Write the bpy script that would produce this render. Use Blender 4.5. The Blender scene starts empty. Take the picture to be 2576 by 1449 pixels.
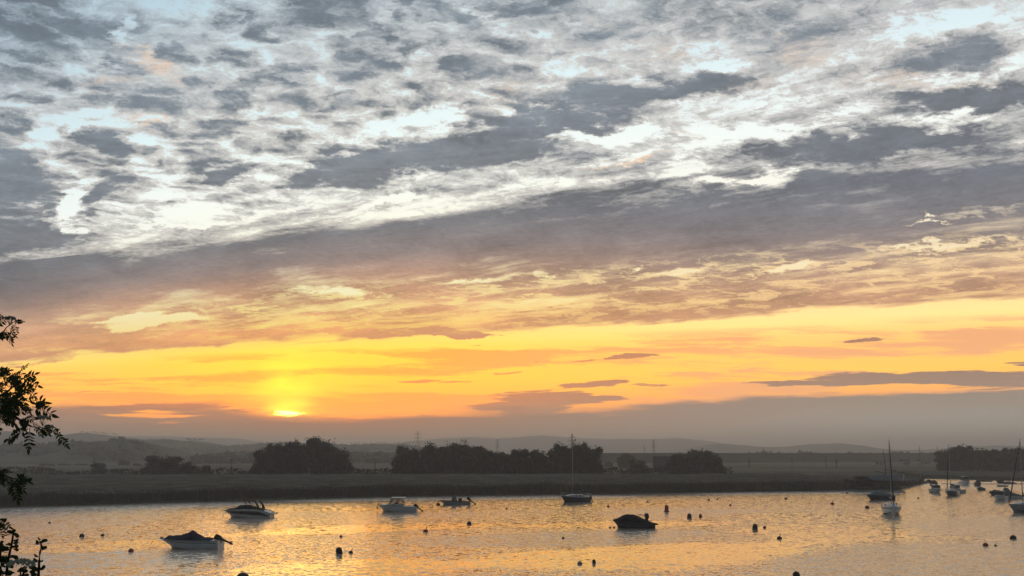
import bpy, bmesh, math, random
from mathutils import Vector, Matrix, noise as mnoise
R = math.radians
SC = bpy.context.scene
COL = SC.collection
random.seed(11)

# ------------------------------------------------------------------ camera
LENS = 28.0
F = LENS / 36.0 * 2576.0          # focal length in units of a 2576 wide picture
CAMH = 8.2
PITCH = R(4.9)
Y0 = 1140 - F * math.tan(PITCH)      # principal point (the picture is the upper part of a taller frame)
cd = bpy.data.cameras.new('camera')
cam = bpy.data.objects.new('camera', cd)
COL.objects.link(cam)
cam.location = (0, 0, CAMH)
cam.rotation_euler = (R(90) + PITCH, 0, 0)
cd.lens = LENS
cd.sensor_width = 36
cd.shift_y = (Y0 - 724.5) / 2576
cd.clip_start = 0.1
cd.clip_end = 60000
SC.camera = cam
cp, sp = math.cos(PITCH), math.sin(PITCH)

def ray(x, y):
    """direction of a picture point (2576 wide scale), scaled so that its forward part is 1"""
    a = (x - 1288) / F
    b = (Y0 - y) / F
    d = Vector((a, cp - b * sp, sp + b * cp))
    return d / d.y

def ground(x, y, z=0.0):
    d = ray(x, y)
    t = (z - CAMH) / d.z
    return Vector((d.x * t, t, z))

def at_y(x, y, Y):
    d = ray(x, y)
    return Vector((d.x * Y, Y, CAMH + d.z * Y))

def uv(x, y):
    d = ray(x, y)
    return d.x, d.z

# ------------------------------------------------------------------ render settings
SC.render.engine = 'CYCLES'
SC.view_settings.view_transform = 'Standard'
SC.view_settings.look = 'None'
SC.view_settings.exposure = 0
SC.view_settings.gamma = 1
SC.cycles.use_denoising = True
try: SC.cycles.denoiser = 'OPENIMAGEDENOISE'
except Exception: pass
SC.cycles.max_bounces = 8
SC.cycles.volume_bounces = 1
SC.cycles.transparent_max_bounces = 8
SC.cycles.sample_clamp_indirect = 4

# ------------------------------------------------------------------ node helpers
class NT:
    def __init__(s, tree): s.t = tree
    def new(s, k, **kw):
        n = s.t.nodes.new(k)
        for a, b in kw.items(): setattr(n, a, b)
        return n
    def put(s, sock, v):
        if isinstance(v, bpy.types.NodeSocket): s.t.links.new(v, sock)
        elif isinstance(v, (tuple, list)) and sock.type == 'RGBA': sock.default_value = tuple(v) + ((1,) if len(v) == 3 else ())
        else: sock.default_value = v
    def m(s, op, a, b=None, c=None, clamp=False):
        n = s.new('ShaderNodeMath', operation=op, use_clamp=clamp)
        s.put(n.inputs[0], a)
        if b is not None: s.put(n.inputs[1], b)
        if c is not None: s.put(n.inputs[2], c)
        return n.outputs[0]
    def vm(s, op, a, b=None):
        n = s.new('ShaderNodeVectorMath', operation=op)
        s.put(n.inputs[0], a)
        if b is not None: s.put(n.inputs['Scale'] if op == 'SCALE' else n.inputs[1], b)
        return n.outputs['Value'] if op in ('LENGTH', 'DOT_PRODUCT') else n.outputs[0]
    def xyz(s, x, y, z):
        n = s.new('ShaderNodeCombineXYZ')
        for i, v in enumerate((x, y, z)): s.put(n.inputs[i], v)
        return n.outputs[0]
    def mr(s, v, a, b, c=0.0, d=1.0, kind='SMOOTHSTEP'):
        n = s.new('ShaderNodeMapRange', interpolation_type=kind)
        for i, x in enumerate((v, a, b, c, d)): s.put(n.inputs[i], x)
        return n.outputs[0]
    def noise(s, vec, scale, detail=6, rough=.55, dist=0.0, lac=2.0, col=False):
        n = s.new('ShaderNodeTexNoise', noise_dimensions='2D')
        s.put(n.inputs['Vector'], vec); s.put(n.inputs['Scale'], scale)
        s.put(n.inputs['Detail'], detail); s.put(n.inputs['Roughness'], rough)
        s.put(n.inputs['Distortion'], dist); s.put(n.inputs['Lacunarity'], lac)
        return n.outputs['Color'] if col else n.outputs['Fac']
    def mapping(s, vec, loc=(0,0,0), rot=(0,0,0), scale=(1,1,1), kind='POINT'):
        n = s.new('ShaderNodeMapping', vector_type=kind)
        s.put(n.inputs[0], vec); s.put(n.inputs['Location'], loc)
        s.put(n.inputs['Rotation'], rot); s.put(n.inputs['Scale'], scale)
        return n.outputs[0]
    def mix(s, f, a, b, kind='MIX'):
        n = s.new('ShaderNodeMix', data_type='RGBA', blend_type=kind)
        s.put(n.inputs[0], f); s.put(n.inputs[6], a); s.put(n.inputs[7], b)
        return n.outputs[2]
    def ramp(s, v, stops, mode='LINEAR'):
        n = s.new('ShaderNodeValToRGB')
        n.color_ramp.interpolation = mode
        e = n.color_ramp.elements
        stops = sorted(stops, key=lambda q: q[0])
        while len(e) < len(stops): e.new(0.5)
        for i, (p, c) in enumerate(stops):
            e[i].position = p
            e[i].color = tuple(c) + (1,)
        s.put(n.inputs[0], v)
        return n.outputs[0]

def lin(c):
    return tuple(((x / 255) / 12.92 if x <= 10.3 else ((x / 255 + .055) / 1.055) ** 2.4) for x in c)
# ------------------------------------------------------------------ sky (world, laid out by direction)
SUN_U, SUN_V = uv(716, 1040)
SUN_DIR = Vector((SUN_U, 1, SUN_V)).normalized()
SUN_EL = math.asin(SUN_DIR.z)
SUN_AZ = math.atan2(SUN_DIR.x, SUN_DIR.y)
KS = 0.36
VMAX = 0.72

def spos(y):                        # ramp position of a height on the centre column
    return max(0, min(1, uv(1288, y)[1] / VMAX))

def half_thick(x, y, th):
    return abs(uv(x, y - th)[1] - uv(x, y)[1])

# every feature: x0, y0, x1, y1, half thickness, strength, flat core   (picture points on the 2576 scale, turned into directions)
UP_CLOUD = [
    (-350, 60, 330, 60, 190, .16), (150, 80, 380, 130, 70, .17), (330, 70, 560, 90, 80, .13), (560, 60, 900, 30, 60, .10),
    (-150, 480, 190, 490, 130, .52, .3), (-150, 620, 300, 600, 60, .4), (190, 505, 340, 440, 62, .46, .2),
    (225, 350, 340, 375, 48, .46, .2), (530, 440, 640, 440, 28, .42, .2), (360, 415, 560, 405, 26, .2), (1120, 60, 1290, 80, 60, .2), (880, 250, 1110, 260, 50, .18),
    (620, 470, 1080, 385, 50, .48, .3), (760, 425, 1560, 345, 54, .56, .3), (1020, 335, 1720, 270, 36, .52, .2), (1280, 275, 2020, 180, 46, .52, .2),
    (1300, 400, 1650, 410, 60, .14), (850, 470, 1500, 440, 45, .12), (1060, 200, 1300, 150, 60, .08),
    (2150, 275, 2750, 225, 46, .52, .2), (2170, 175, 2650, 110, 72, .30), (1740, 120, 2120, 60, 100, .14),
    (1760, 400, 2650, 335, 60, .52, .2), (1600, 340, 2100, 280, 36, .05), (2200, 470, 2750, 440, 60, .3),
    (1560, 560, 1900, 490, 40, .28), (1950, 460, 2150, 440, 30, .2), (1300, 90, 1750, 150, 80, .06),
    (60, 330, 420, 260, 62, -.30), (140, 110, 330, 170, 30, -.16), (310, 10, 350, 150, 30, -.26), (100, 570, 270, 440, 46, -.42, .2), (20, 380, 240, 330, 36, -.24),
    (330, 545, 620, 510, 46, -.26), (560, 330, 1000, 310, 50, -.05), (940, 330, 1240, 258, 32, -.32), (880, 505, 1150, 492, 20, -.3),
    (1150, 20, 1290, 60, 26, -.26), (1250, 95, 1400, 80, 34, -.14), (1360, 335, 1750, 325, 24, -.34), (1430, 395, 1650, 385, 17, -.2), (1640, 110, 1960, 140, 26, -.14),
    (1400, 460, 1480, 465, 20, -.4), (1560, 440, 1830, 395, 28, -.26), (1610, 480, 2050, 425, 26, -.34), (1690, 380, 2180, 290, 34, -.26), (1700, 175, 1930, 155, 22, -.26),
    (2130, 90, 2600, 30, 42, -.2), (2230, 215, 2600, 170, 26, -.2), (2200, 330, 2620, 290, 30, -.22), (2240, 555, 2440, 545, 7, -.5), (2150, 630, 2650, 590, 14, -.42), (2330, 535, 2620, 510, 11, -.24),
    (1560, 668, 1620, 655, 7, -.5), (150, 575, 230, 560, 20, -.3), (280, 590, 620, 560, 12, -.24),
]
PEACH = [
    (290, 110, 460, 230, 40, .8), (300, 240, 420, 320, 24, .9), (60, 270, 150, 275, 16, .9), (120, 190, 330, 200, 28, .6), (1230, 290, 1330, 200, 40, .7), (1350, 180, 1800, 90, 38, .7),
    (1600, 240, 2100, 200, 22, .5), (1440, 410, 1660, 385, 14, 1.2, .3), (1660, 370, 1860, 335, 22, .9), (1800, 296, 1850, 290, 8, .9), (1850, 90, 2150, 140, 42, .6), (2180, 195, 2360, 180, 18, .7),
    (2000, 210, 2600, 220, 22, .4), (2540, 520, 2620, 510, 12, .8), (1460, 70, 1560, 60, 30, .5),
]
MID_CLOUD = [
    (-500, 720, 420, 690, 95, .6, .5), (-500, 860, 450, 830, 42, .5, .6), (-300, 905, 260, 900, 24, .5, .6), (200, 870, 850, 835, 22, .34, .5), (420, 860, 800, 835, 14, .3, .5),
    (-200, 800, 160, 790, 50, .5), (440, 700, 720, 680, 60, .34), (600, 650, 1500, 600, 60, .3), (1100, 640, 2300, 560, 70, .3, .4),
    (160, 824, 560, 797, 15, -.75, .3), (210, 806, 420, 790, 9, -.5, .4), (750, 737, 950, 730, 20, -.5, .3), (1060, 714, 1380, 690, 11, -.5, .1), (1310, 692, 1420, 688, 11, -.45, .4), (1480, 692, 1900, 672, 11, -.45, .1), (1940, 680, 2080, 668, 13, -.6, .3), (2050, 700, 2500, 640, 20, -.12), (300, 700, 480, 690, 12, -.12),
    (550, 790, 1180, 752, 18, -.22), (1120, 775, 1560, 740, 22, -.3), (2000, 735, 2440, 690, 26, -.08), (1700, 770, 2100, 730, 20, -.06),
    (1500, 812, 2600, 705, 20, .22, .3), (1400, 805, 2000, 790, 26, .22),
    (850, 841, 1330, 836, 11, 1.0, .7), (760, 838, 1000, 840, 10, .6, .5),
]
LOW_CLOUD = [
    (150, 987, 310, 982, 4, .62, .3), (180, 972, 330, 968, 3, .35, .3), (930, 962, 1230, 958, 9, .6, .3), (1200, 944, 1370, 934, 3, .85, .3), (1340, 914, 1366, 905, 5, .8), (1380, 911, 1405, 901, 4, .7),
    (1420, 912, 1500, 904, 5, .7), (1460, 907, 1700, 888, 9, .95, .4), (2110, 860, 2240, 852, 9, .9, .4), (1370, 974, 1620, 958, 11, .95, .5), (1560, 968, 1740, 966, 5, .7),
    (1170, 985, 1560, 990, 13, .6, .4), (1190, 1005, 1600, 1000, 18, .9, .5), (1130, 1030, 1500, 1020, 18, .9, .5), (1480, 1005, 1580, 1000, 9, .6, .3), (1800, 972, 2250, 958, 11, .95, .4), (1900, 957, 2900, 946, 24, .95, .55), (2480, 917, 2720, 912, 7, .8, .4),
    (2250, 985, 2900, 980, 22, .55, .4), (1780, 1010, 2300, 1000, 12, .35, .3), (800, 1022, 900, 1018, 6, .35), (1150, 870, 1300, 860, 5, .25), (620, 985, 900, 1000, 10, .2),
    (130, 1026, 640, 1022, 12, .9, .5), (560, 1036, 690, 1030, 8, .7, .4), (2000, 880, 2300, 885, 12, .12), (2250, 850, 2600, 870, 20, .2), (1250, 1012, 1400, 1008, 8, .3),
]
SLITS = [(300, 1035, 470, 1036, 6, 1.0, .3), (225, 1043, 535, 1048, 6, 1.3, .5), (590, 1030, 760, 1022, 8, 1, .3), (676, 1040, 770, 1044, 10, 1.5, .6), (390, 1063, 470, 1064, 3, .7), (760, 1048, 1000, 1053, 5, .8, .3), (150, 1077, 210, 1077, 2, .5)]


def build_world():
    w = bpy.data.worlds.new('World')
    SC.world = w
    w.use_nodes = True
    t = w.node_tree
    t.nodes.clear()
    n = NT(t)
    out = n.new('ShaderNodeOutputWorld')
    def coords(n):
        tc = n.new('ShaderNodeTexCoord')
        sep = n.new('ShaderNodeSeparateXYZ')
        n.t.links.new(tc.outputs['Generated'], sep.inputs[0])
        x, y, z = sep.outputs
        yc = n.m('MAXIMUM', y, 0.08)
        zp = n.m('MAXIMUM', z, 0.0)
        U = n.m('DIVIDE', x, yc)
        V = n.m('DIVIDE', zp, yc)
        s = n.m('DIVIDE', V, n.m('MULTIPLY_ADD', n.m('MINIMUM', n.m('MAXIMUM', U, -1.4), 2.0), KS, 1.0))
        return x, y, z, zp, U, V, s, n.m('DIVIDE', s, VMAX)
    x, y, z, zp, U, V, s, s0 = coords(n)

    def use_group(n, g, *args):
        q = n.new('ShaderNodeGroup')
        q.node_tree = g
        for i, a_ in enumerate(args): n.put(q.inputs[i], a_)
        return q.outputs[0]

    def background(col, n=n):
        bg = n.new('ShaderNodeBackground')
        n.put(bg.inputs[0], col)
        bg.inputs[1].default_value = 1.0
        return bg.outputs[0]

    def pick(f, a, b):
        mx = n.new('ShaderNodeMixShader')
        n.put(mx.inputs[0], f)
        t.links.new(a, mx.inputs[1]); t.links.new(b, mx.inputs[2])
        return mx.outputs[0]

    def patch(X0, X1, Y0, Y1):
        """the sky for one part of the vault (columns X0..X1, slanted rows Y0..Y1); only the clouds that reach it are evaluated"""
        t = bpy.data.node_groups.new('sky patch', 'ShaderNodeTree')
        t.interface.new_socket('Sky', in_out='OUTPUT', socket_type='NodeSocketShader')
        n = NT(t)
        x, y, z, zp, U, V, s, s0 = coords(n)
        UV = n.xyz(U, V, 0.0)
        zz = n.m('ADD', zp, 0.035)
        P = n.xyz(n.m('DIVIDE', x, zz), n.m('DIVIDE', y, zz), 0.0)
        def near_(f, mx, my):
            cx, cy = (f[0] + f[2]) / 2, (f[1] + f[3]) / 2
            xa, xb = min(f[0], f[2]) - mx, max(f[0], f[2]) + mx
            if xb < X0 or xa > X1: return False
            ys = []
            for px, py in ((f[0], f[1]), (f[2], f[3])):
                for q in (-f[4] - my, f[4] + my):
                    u_, v_ = uv(px, py + q)
                    s_ = v_ / (1 + KS * max(-1.4, min(2, u_)))
                    ys.append(1140 - s_ * 2003)          # rough height on the centre column
            ya, yb = min(ys) - 12, max(ys) + 12
            def rough(yy): return 1140 - uv(1288, yy)[1] * 2003
            return not (yb < rough(Y0) or ya > rough(Y1))

        def ell(vec, x0, y0, x1, y1, th, core=.25):
            a = Vector(uv(x0, y0)); b = Vector(uv(x1, y1))
            c = (a + b) / 2; d = b - a
            ht = half_thick((x0 + x1) / 2, (y0 + y1) / 2, th)
            q = n.mapping(vec, loc=(c.x, c.y, 0), rot=(0, 0, math.atan2(d.y, d.x)), scale=(max(d.length / 2, 1e-4), ht, 1e7), kind='TEXTURE')
            return n.mr(n.vm('LENGTH', q), core, 1.0, 1.0, 0.0)

        def total(vec, feats, mx, my):
            feats = [f for f in feats if near_(f, mx, my)]
            if not feats: return 0.0
            # one rotation per group of like tilts; inside a group each feature is a scale-and-offset.
            # the running sum rides in the third coordinate, so that features are evaluated one after another
            gt = bpy.data.node_groups.new('cloud layout', 'ShaderNodeTree')
            gt.interface.new_socket('Vector', in_out='INPUT', socket_type='NodeSocketVector')
            gt.interface.new_socket('Sum', in_out='OUTPUT', socket_type='NodeSocketFloat')
            outer, outer_vec = n, vec
            return layout_group(NT(gt), gt, feats, outer, outer_vec)

        def layout_group(n, gt, feats, outer, outer_vec):
            t = gt
            gi = n.new('NodeGroupInput')
            vec = gi.outputs[0]
            groups = {}
            for f in feats:
                a = Vector(uv(f[0], f[1])); b = Vector(uv(f[2], f[3]))
                ang = math.atan2(b.y - a.y, b.x - a.x)
                groups.setdefault(round(ang / .09), []).append((a, b, f))
            acc = 0.0
            for g, fs in groups.items():
                ang = g * .09
                ca, sa = math.cos(ang), math.sin(ang)
                cur = n.mapping(vec, rot=(0, 0, -ang), scale=(1, 1, 0)) if g else n.vm('MULTIPLY', vec, (1, 1, 0))
                for a, b, f in fs:
                    c = (a + b) / 2
                    rx, ry = c.x * ca + c.y * sa, -c.x * sa + c.y * ca
                    la = max((b - a).length / 2, 1e-4)
                    ht = half_thick((f[0] + f[2]) / 2, (f[1] + f[3]) / 2, f[4])
                    q = n.new('ShaderNodeVectorMath', operation='MULTIPLY_ADD')
                    n.put(q.inputs[0], cur); n.put(q.inputs[1], (1 / la, 1 / ht, 0)); n.put(q.inputs[2], (-rx / la, -ry / ht, 0))
                    e = n.mr(n.vm('LENGTH', q.outputs[0]), f[6] if len(f) > 6 else .2, 1.0, 1.0, 0.0)
                    q = n.new('ShaderNodeVectorMath', operation='MULTIPLY_ADD')
                    n.put(q.inputs[0], e); n.put(q.inputs[1], (0, 0, f[5])); n.put(q.inputs[2], cur)
                    cur = q.outputs[0]
                sp_ = n.new('ShaderNodeSeparateXYZ')
                t.links.new(cur, sp_.inputs[0])
                acc = n.m('ADD', acc, sp_.outputs[2])
            go = n.new('NodeGroupOutput')
            n.put(go.inputs[0], acc)
            return use_group(outer, gt, outer_vec)

        upper = Y0 < 840
        lower = Y1 > 845
        # ---- noise fields
        A = R(152)
        PR = n.mapping(P, rot=(0, 0, -A))
        warp = n.vm('SUBTRACT', n.noise(P, 2.2, 2, .5, col=True), (0.5, 0.5, 0.5))
        PRW = n.vm('ADD', PR, n.vm('SCALE', warp, 0.14))
        streak = n.noise(n.mapping(PRW, scale=(.42, 1.3, 1)), 5.0, 7, .66)
        e1 = n.vm('SUBTRACT', n.noise(n.mapping(UV, scale=(1, 2.2, 1)), 8, 6, .64, col=True), (.5, .5, .5))
        UVM = n.vm('ADD', UV, n.vm('MULTIPLY', e1, (.15, .030, 0)))
        D0 = streak
        if upper:
            PW = n.vm('ADD', P, n.vm('SCALE', warp, 0.13))
            streak2 = n.noise(n.mapping(PRW, loc=(5, 2, 0), scale=(.16, .9, 1)), 2.2, 4, .55)
            puff = n.noise(n.mapping(PW, scale=(1, 1.25, 1)), 11.0, 7, .60)
            vo = n.new('ShaderNodeTexVoronoi', voronoi_dimensions='2D', feature='SMOOTH_F1')
            n.put(vo.inputs['Vector'], n.mapping(n.vm('ADD', P, n.vm('SCALE', e1, .22)), scale=(.85, 1.25, 1)))
            n.put(vo.inputs['Scale'], 10.0); n.put(vo.inputs['Smoothness'], .5)
            puff = n.m('MULTIPLY_ADD', n.mr(vo.outputs['Distance'], .08, .60, .80, .27, 'LINEAR'), .55, n.m('MULTIPLY', puff, .45))
            puff2 = n.noise(n.mapping(PW, loc=(3, 7, 0), scale=(.8, 1.2, 1)), 4.2, 4, .55)
            left = n.mr(U, -.12, .34, 1.0, 0.22)
            high = n.mr(s0, spos(540), spos(330), 0.0, 1.0)
            pw = n.m('MAXIMUM', n.m('MULTIPLY', left, high), n.m('MULTIPLY', n.mr(U, .1, .45, .6, .25), n.mr(s0, spos(300), spos(60))))
            low_n = n.m('MULTIPLY_ADD', streak2, .42, n.m('MULTIPLY', streak, .58))
            puf_n = n.m('MULTIPLY_ADD', puff2, .42, n.m('MULTIPLY', puff, .58))
            D0 = n.m('MULTIPLY_ADD', pw, n.m('SUBTRACT', puf_n, low_n), low_n)
        D = n.m('MULTIPLY_ADD', D0, 1.7, -.85)          # about -.35 .. .35
        if upper:
            fine = n.noise(n.mapping(n.vm('ADD', P, n.vm('SCALE', e1, .25)), scale=(1, 1.2, 1)), 26.0, 5, .62)
            fz = n.mr(s0, spos(640), spos(420), .12, .46)
            D = n.m('MULTIPLY_ADD', n.m('SUBTRACT', fine, .5), fz, D)
            UVW = n.vm('ADD', UV, n.vm('MULTIPLY', e1, (.15, .085, 0)))
            D = n.m('ADD', D, total(UVW, UP_CLOUD, 110, 45))
        e2 = None
        if Y1 > 640:
            e2 = n.vm('SUBTRACT', n.noise(n.mapping(UV, loc=(2, 5, 0), scale=(1, 6, 1)), 14, 6, .64, col=True), (.5, .5, .5))
            UVF = n.vm('ADD', UV, n.vm('MULTIPLY', e2, (.06, .0085, 0)))
            D = n.m('ADD', D, total(UVM, MID_CLOUD, 90, 20))
            if lower: D = n.m('ADD', D, total(UVF, LOW_CLOUD, 50, 8))
        sepw = n.new('ShaderNodeSeparateXYZ'); t.links.new(e1, sepw.inputs[0])
        sw = n.m('DIVIDE', n.m('MULTIPLY_ADD', sepw.outputs[1], .022, s), VMAX)
        pr = n.ramp(sw, [(spos(yy), (c,) * 3) for yy, c in ((-250, .60), (60, .70), (180, .66), (300, .60), (420, .575), (510, .58), (545, .84), (600, .92), (690, .90), (722, .80), (760, .76), (800, .72), (820, .70), (844, .14), (985, .10))])
        D = n.m('ADD', D, pr)

        # ---- colours
        gx = n.m('MULTIPLY', n.m('SUBTRACT', U, SUN_U), 1 / .42)
        near = n.m('POWER', 2.718, n.m('MULTIPLY', n.m('MULTIPLY', gx, gx), -1.0))
        def ra(*st): return n.ramp(s0, [(spos(yy), lin(c)) for yy, c in st])
        clear = n.mix(near,
            ra((-300, (172, 198, 214)), (0, (196, 218, 228)), (200, (214, 234, 240)), (400, (242, 250, 247)), (540, (252, 250, 236)), (690, (255, 240, 204)), (790, (255, 226, 160)),
               (850, (255, 226, 142)), (900, (255, 204, 112)), (960, (255, 206, 86)), (1010, (250, 176, 92)), (1060, (220, 160, 110)), (1120, (165, 145, 125))),
            ra((-300, (180, 206, 218)), (0, (204, 224, 230)), (200, (224, 244, 246)), (400, (250, 254, 246)), (540, (255, 254, 232)), (700, (255, 246, 196)), (790, (255, 222, 120)),
               (850, (255, 214, 66)), (930, (255, 204, 40)), (1000, (255, 186, 34)), (1045, (255, 160, 40)), (1120, (200, 140, 80))))
        core = n.mix(near,
            ra((-300, (122, 136, 148)), (100, (128, 141, 151)), (250, (128, 137, 146)), (400, (117, 124, 132)), (560, (112, 117, 126)), (640, (124, 121, 125)), (700, (146, 130, 124)), (760, (186, 146, 120)), (830, (196, 146, 108)),
               (900, (150, 118, 100)), (970, (142, 120, 106)), (1050, (150, 134, 118)), (1120, (146, 138, 124))),
            ra((-300, (122, 136, 148)), (150, (130, 141, 151)), (400, (122, 128, 134)), (540, (128, 127, 130)), (610, (150, 133, 127)), (680, (194, 148, 116)), (740, (228, 168, 118)), (800, (236, 164, 98)),
               (850, (196, 128, 88)), (930, (230, 150, 74)), (1000, (196, 122, 68)), (1050, (168, 118, 86)), (1120, (140, 112, 96))))
        clear = n.vm('SCALE', clear, n.mr(s0, spos(700), spos(560), 1.0, 1.12))
        colr = clear
        if upper:
            lit = n.mix(near,
                ra((-300, (180, 198, 212)), (100, (214, 208, 204)), (300, (222, 214, 208)), (450, (222, 218, 212)), (600, (190, 184, 182)), (700, (255, 222, 172)), (800, (252, 206, 144)), (880, (240, 196, 130)), (1120, (160, 140, 120))),
                ra((-300, (190, 205, 215)), (200, (226, 216, 206)), (450, (228, 226, 218)), (600, (214, 196, 180)), (720, (255, 232, 150)), (800, (255, 214, 104)), (860, (255, 200, 80)), (1120, (200, 130, 80))))
            mod2 = n.noise(n.mapping(n.vm('ADD', UV, n.vm('SCALE', e1, .08)), scale=(1, 2.6, 1)), 5.5, 5, .6)
            shade = n.m('MULTIPLY', n.mr(n.m('MULTIPLY_ADD', n.m('SUBTRACT', fine, .5), .5, D0), .3, .7, 1.22, .82, 'LINEAR'), n.mr(mod2, .3, .7, .82, 1.2, 'LINEAR'))
            core = n.vm('SCALE', core, n.mr(s0, spos(842), spos(800), 1.0, shade))
            if Y1 > 620:
                tuft = n.noise(n.mapping(n.vm('ADD', UV, n.vm('MULTIPLY', e2, (.14, .03, 0))), rot=(0, 0, .10), scale=(1, 3.0, 1)), 22, 6, .70)
                tz = n.ramp(sw, [(spos(yy), (c,) * 3) for yy, c in ((665, 0), (712, 1), (765, 1), (812, .6), (834, 0))])
                tf = n.m('MULTIPLY', n.m('MULTIPLY', n.mr(tuft, .50, .62), tz), n.mr(U, -.6, -.3, .0, 1.0))
                core = n.mix(n.m('MULTIPLY', tf, .85), core, lit)
            pch = total(UVW, PEACH, 110, 45) if Y0 < 520 else 0.0
            if pch != 0.0:
                pch = n.m('MULTIPLY', n.m('MULTIPLY', pch, n.mr(streak, .40, .62)), n.mr(D, 1.0, .62), clamp=True)
                lit = n.mix(pch, lit, lin((252, 212, 176)))
            aL = n.m('MULTIPLY', n.mr(D, .40, .58), .8)
            aC = n.m('MULTIPLY', n.mr(D, .45, .90), n.m('MULTIPLY_ADD', pch, -.6, 1.0))
            colr = n.mix(aC, n.mix(aL, clear, lit), core)
        if lower:
            band = n.noise(n.mapping(n.vm('ADD', UV, n.vm('MULTIPLY', e2, (.1, .01, 0))), loc=(1, 3, 0), rot=(0, 0, -.04), scale=(1, 14, 1)), 3.2, 5, .6)
            bandf = n.m('MULTIPLY', n.mr(band, .45, .60), n.mr(s0, spos(840), spos(880), 0.0, .92))
            clow = n.mix(bandf, clear, n.mix(near, lin((228, 170, 122)), lin((252, 164, 44))))
            aLow = n.mr(D, .56, .82)
            clow = n.mix(aLow, clow, core)
            colr = n.mix(n.mr(s0, spos(858), spos(832), 0.0, 1.0), clow, colr) if upper else clow
            def glow(vec, f, col, core_=0.0, k=1.0):
                nonlocal colr
                if near_(f + (0,), 60, 20):
                    g = ell(vec, *f, core_)
                    colr = n.mix(1.0, colr, n.vm('SCALE', n.vm('ADD', (0, 0, 0), col), n.m('MULTIPLY', g, k)), 'ADD')
            glow(UVM, (380, 985, 1060, 985, 170), (.22, .12, 0.0), 0, n.m('MULTIPLY_ADD', aLow, -.7, 1.0))
            glow(UVM, (590, 975, 850, 975, 115), (.34, .26, 0.0))
            glow(UVF, (640, 1025, 800, 1030, 34), (.9, .5, .02))
            sepf = n.new('ShaderNodeSeparateXYZ'); t.links.new(UVF, sepf.inputs[0])
            top = n.mr(U, -.62, .62, 0, 1, 'LINEAR')
            mtop = n.ramp(top, [(p_, (uv(a_, b_)[1] * 5,) * 3) for p_, a_, b_ in ((0, 40, 1022), (.2, 550, 1024), (.245, 662, 1046), (.33, 900, 1050), (.40, 1100, 1040), (.5, 1288, 1026), (.7, 1800, 1012), (.82, 2100, 990), (1, 2576, 985))])
            mv = n.m('SUBTRACT', n.m('MULTIPLY', mtop, .2), sepf.outputs[1])
            murk = n.m('SUBTRACT', n.mr(n.m('MULTIPLY_ADD', n.m('SUBTRACT', band, .5), .03, mv), -.004, .008), total(UVF, SLITS, 50, 8), clamp=True)
            q = n.m('MULTIPLY', n.m('SUBTRACT', U, SUN_U), 1 / .3)
            md = n.m('POWER', 2.718, n.m('MULTIPLY', n.m('MULTIPLY', q, q), -1.0))
            mk_top = n.mix(n.mr(U, -.1, .6), n.mix(md, lin((136, 114, 106)), lin((160, 112, 84))), lin((134, 126, 116)))
            mk_bot = n.mix(n.mr(U, -.1, .6), n.mix(md, lin((140, 120, 110)), lin((150, 122, 100))), lin((142, 142, 136)))
            colr = n.mix(murk, colr, n.mix(n.mr(mv, 0.0, .04), mk_top, mk_bot))
            if near_((684, 1038, 752, 1044, 11), 60, 10):
                sd = ell(UVF, 686, 1038, 748, 1044, 10, .35)
                sd = n.m('MULTIPLY', sd, n.mr(sepf.outputs[1], uv(716, 1055)[1], uv(716, 1050)[1]))
                colr = n.mix(1.0, colr, n.vm('SCALE', n.vm('ADD', (0, 0, 0), (9.0, 5.2, 1.2)), sd), 'ADD')
        go = n.new('NodeGroupOutput')
        if lower: colr = n.mix(n.mr(s0, spos(836), spos(880), 0.0, 1.0), colr, n.vm('MULTIPLY', colr, n.mix(near, (1.0, .88, .80, 1), (1.08, .80, .46, 1))))
        if Y1 > 600:
            lowb_ = n.mr(s0, spos(830), spos(880), 0.0, .30)
            colr = n.vm('SCALE', colr, n.m('MULTIPLY_ADD', n.m('MULTIPLY', near, lowb_), n.mr(s0, spos(1060), spos(1030)), 1.0))
            colr = n.vm('SCALE', colr, n.mr(n.ramp(s0, [(spos(yy), (c / 2,) * 3) for yy, c in ((640, 1), (800, 1.2), (850, 1.42), (900, 1.5), (1000, 1.7), (1060, 2.0), (1120, 2.15))]), 0, 1, 0, 2, 'LINEAR'))
        n.put(go.inputs[0], background(colr, n))
        return t

    def ux(xx): return uv(xx, 800)[0]
    rows = [(-500, 520), (520, 862), (862, 1300)]
    shader_rows = []
    cuts = {0: [-9999, 800, 1600, 9999], 1: [-9999, 1288, 9999], 2: [-9999, 1140, 9999]}
    for i, (ya, yb) in enumerate(rows):
        c = cuts[i]
        cur = use_group(n, patch(c[0], c[1], ya, yb))
        for k in range(1, len(c) - 1):
            cur = pick(n.m('GREATER_THAN', U, ux(c[k])), cur, use_group(n, patch(c[k], c[k + 1], ya, yb)))
        shader_rows.append(cur)
    hi = pick(n.m('LESS_THAN', s0, spos(520)), shader_rows[0], shader_rows[1])
    front_sky = pick(n.m('LESS_THAN', s0, spos(862)), hi, shader_rows[2])
    # to the sides and behind the viewer: a plain dusk sky from the Sky Texture
    sky = n.new('ShaderNodeTexSky', sky_type='NISHITA')
    sky.sun_disc = False
    sky.sun_elevation = SUN_EL
    sky.sun_rotation = SUN_AZ
    rear = background(n.mix(.45, n.vm('SCALE', sky.outputs[0], .05), (.10, .12, .15, 1)))
    under = background((.16, .14, .12, 1))
    allsky = pick(n.mr(y, .16, .30), rear, front_sky)
    allsky = pick(n.m('LESS_THAN', z, -.02), allsky, under)
    t.links.new(allsky, out.inputs[0])
    w.cycles.sampling_method = 'MANUAL'
    w.cycles.sample_map_resolution = 512
build_world()

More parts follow.
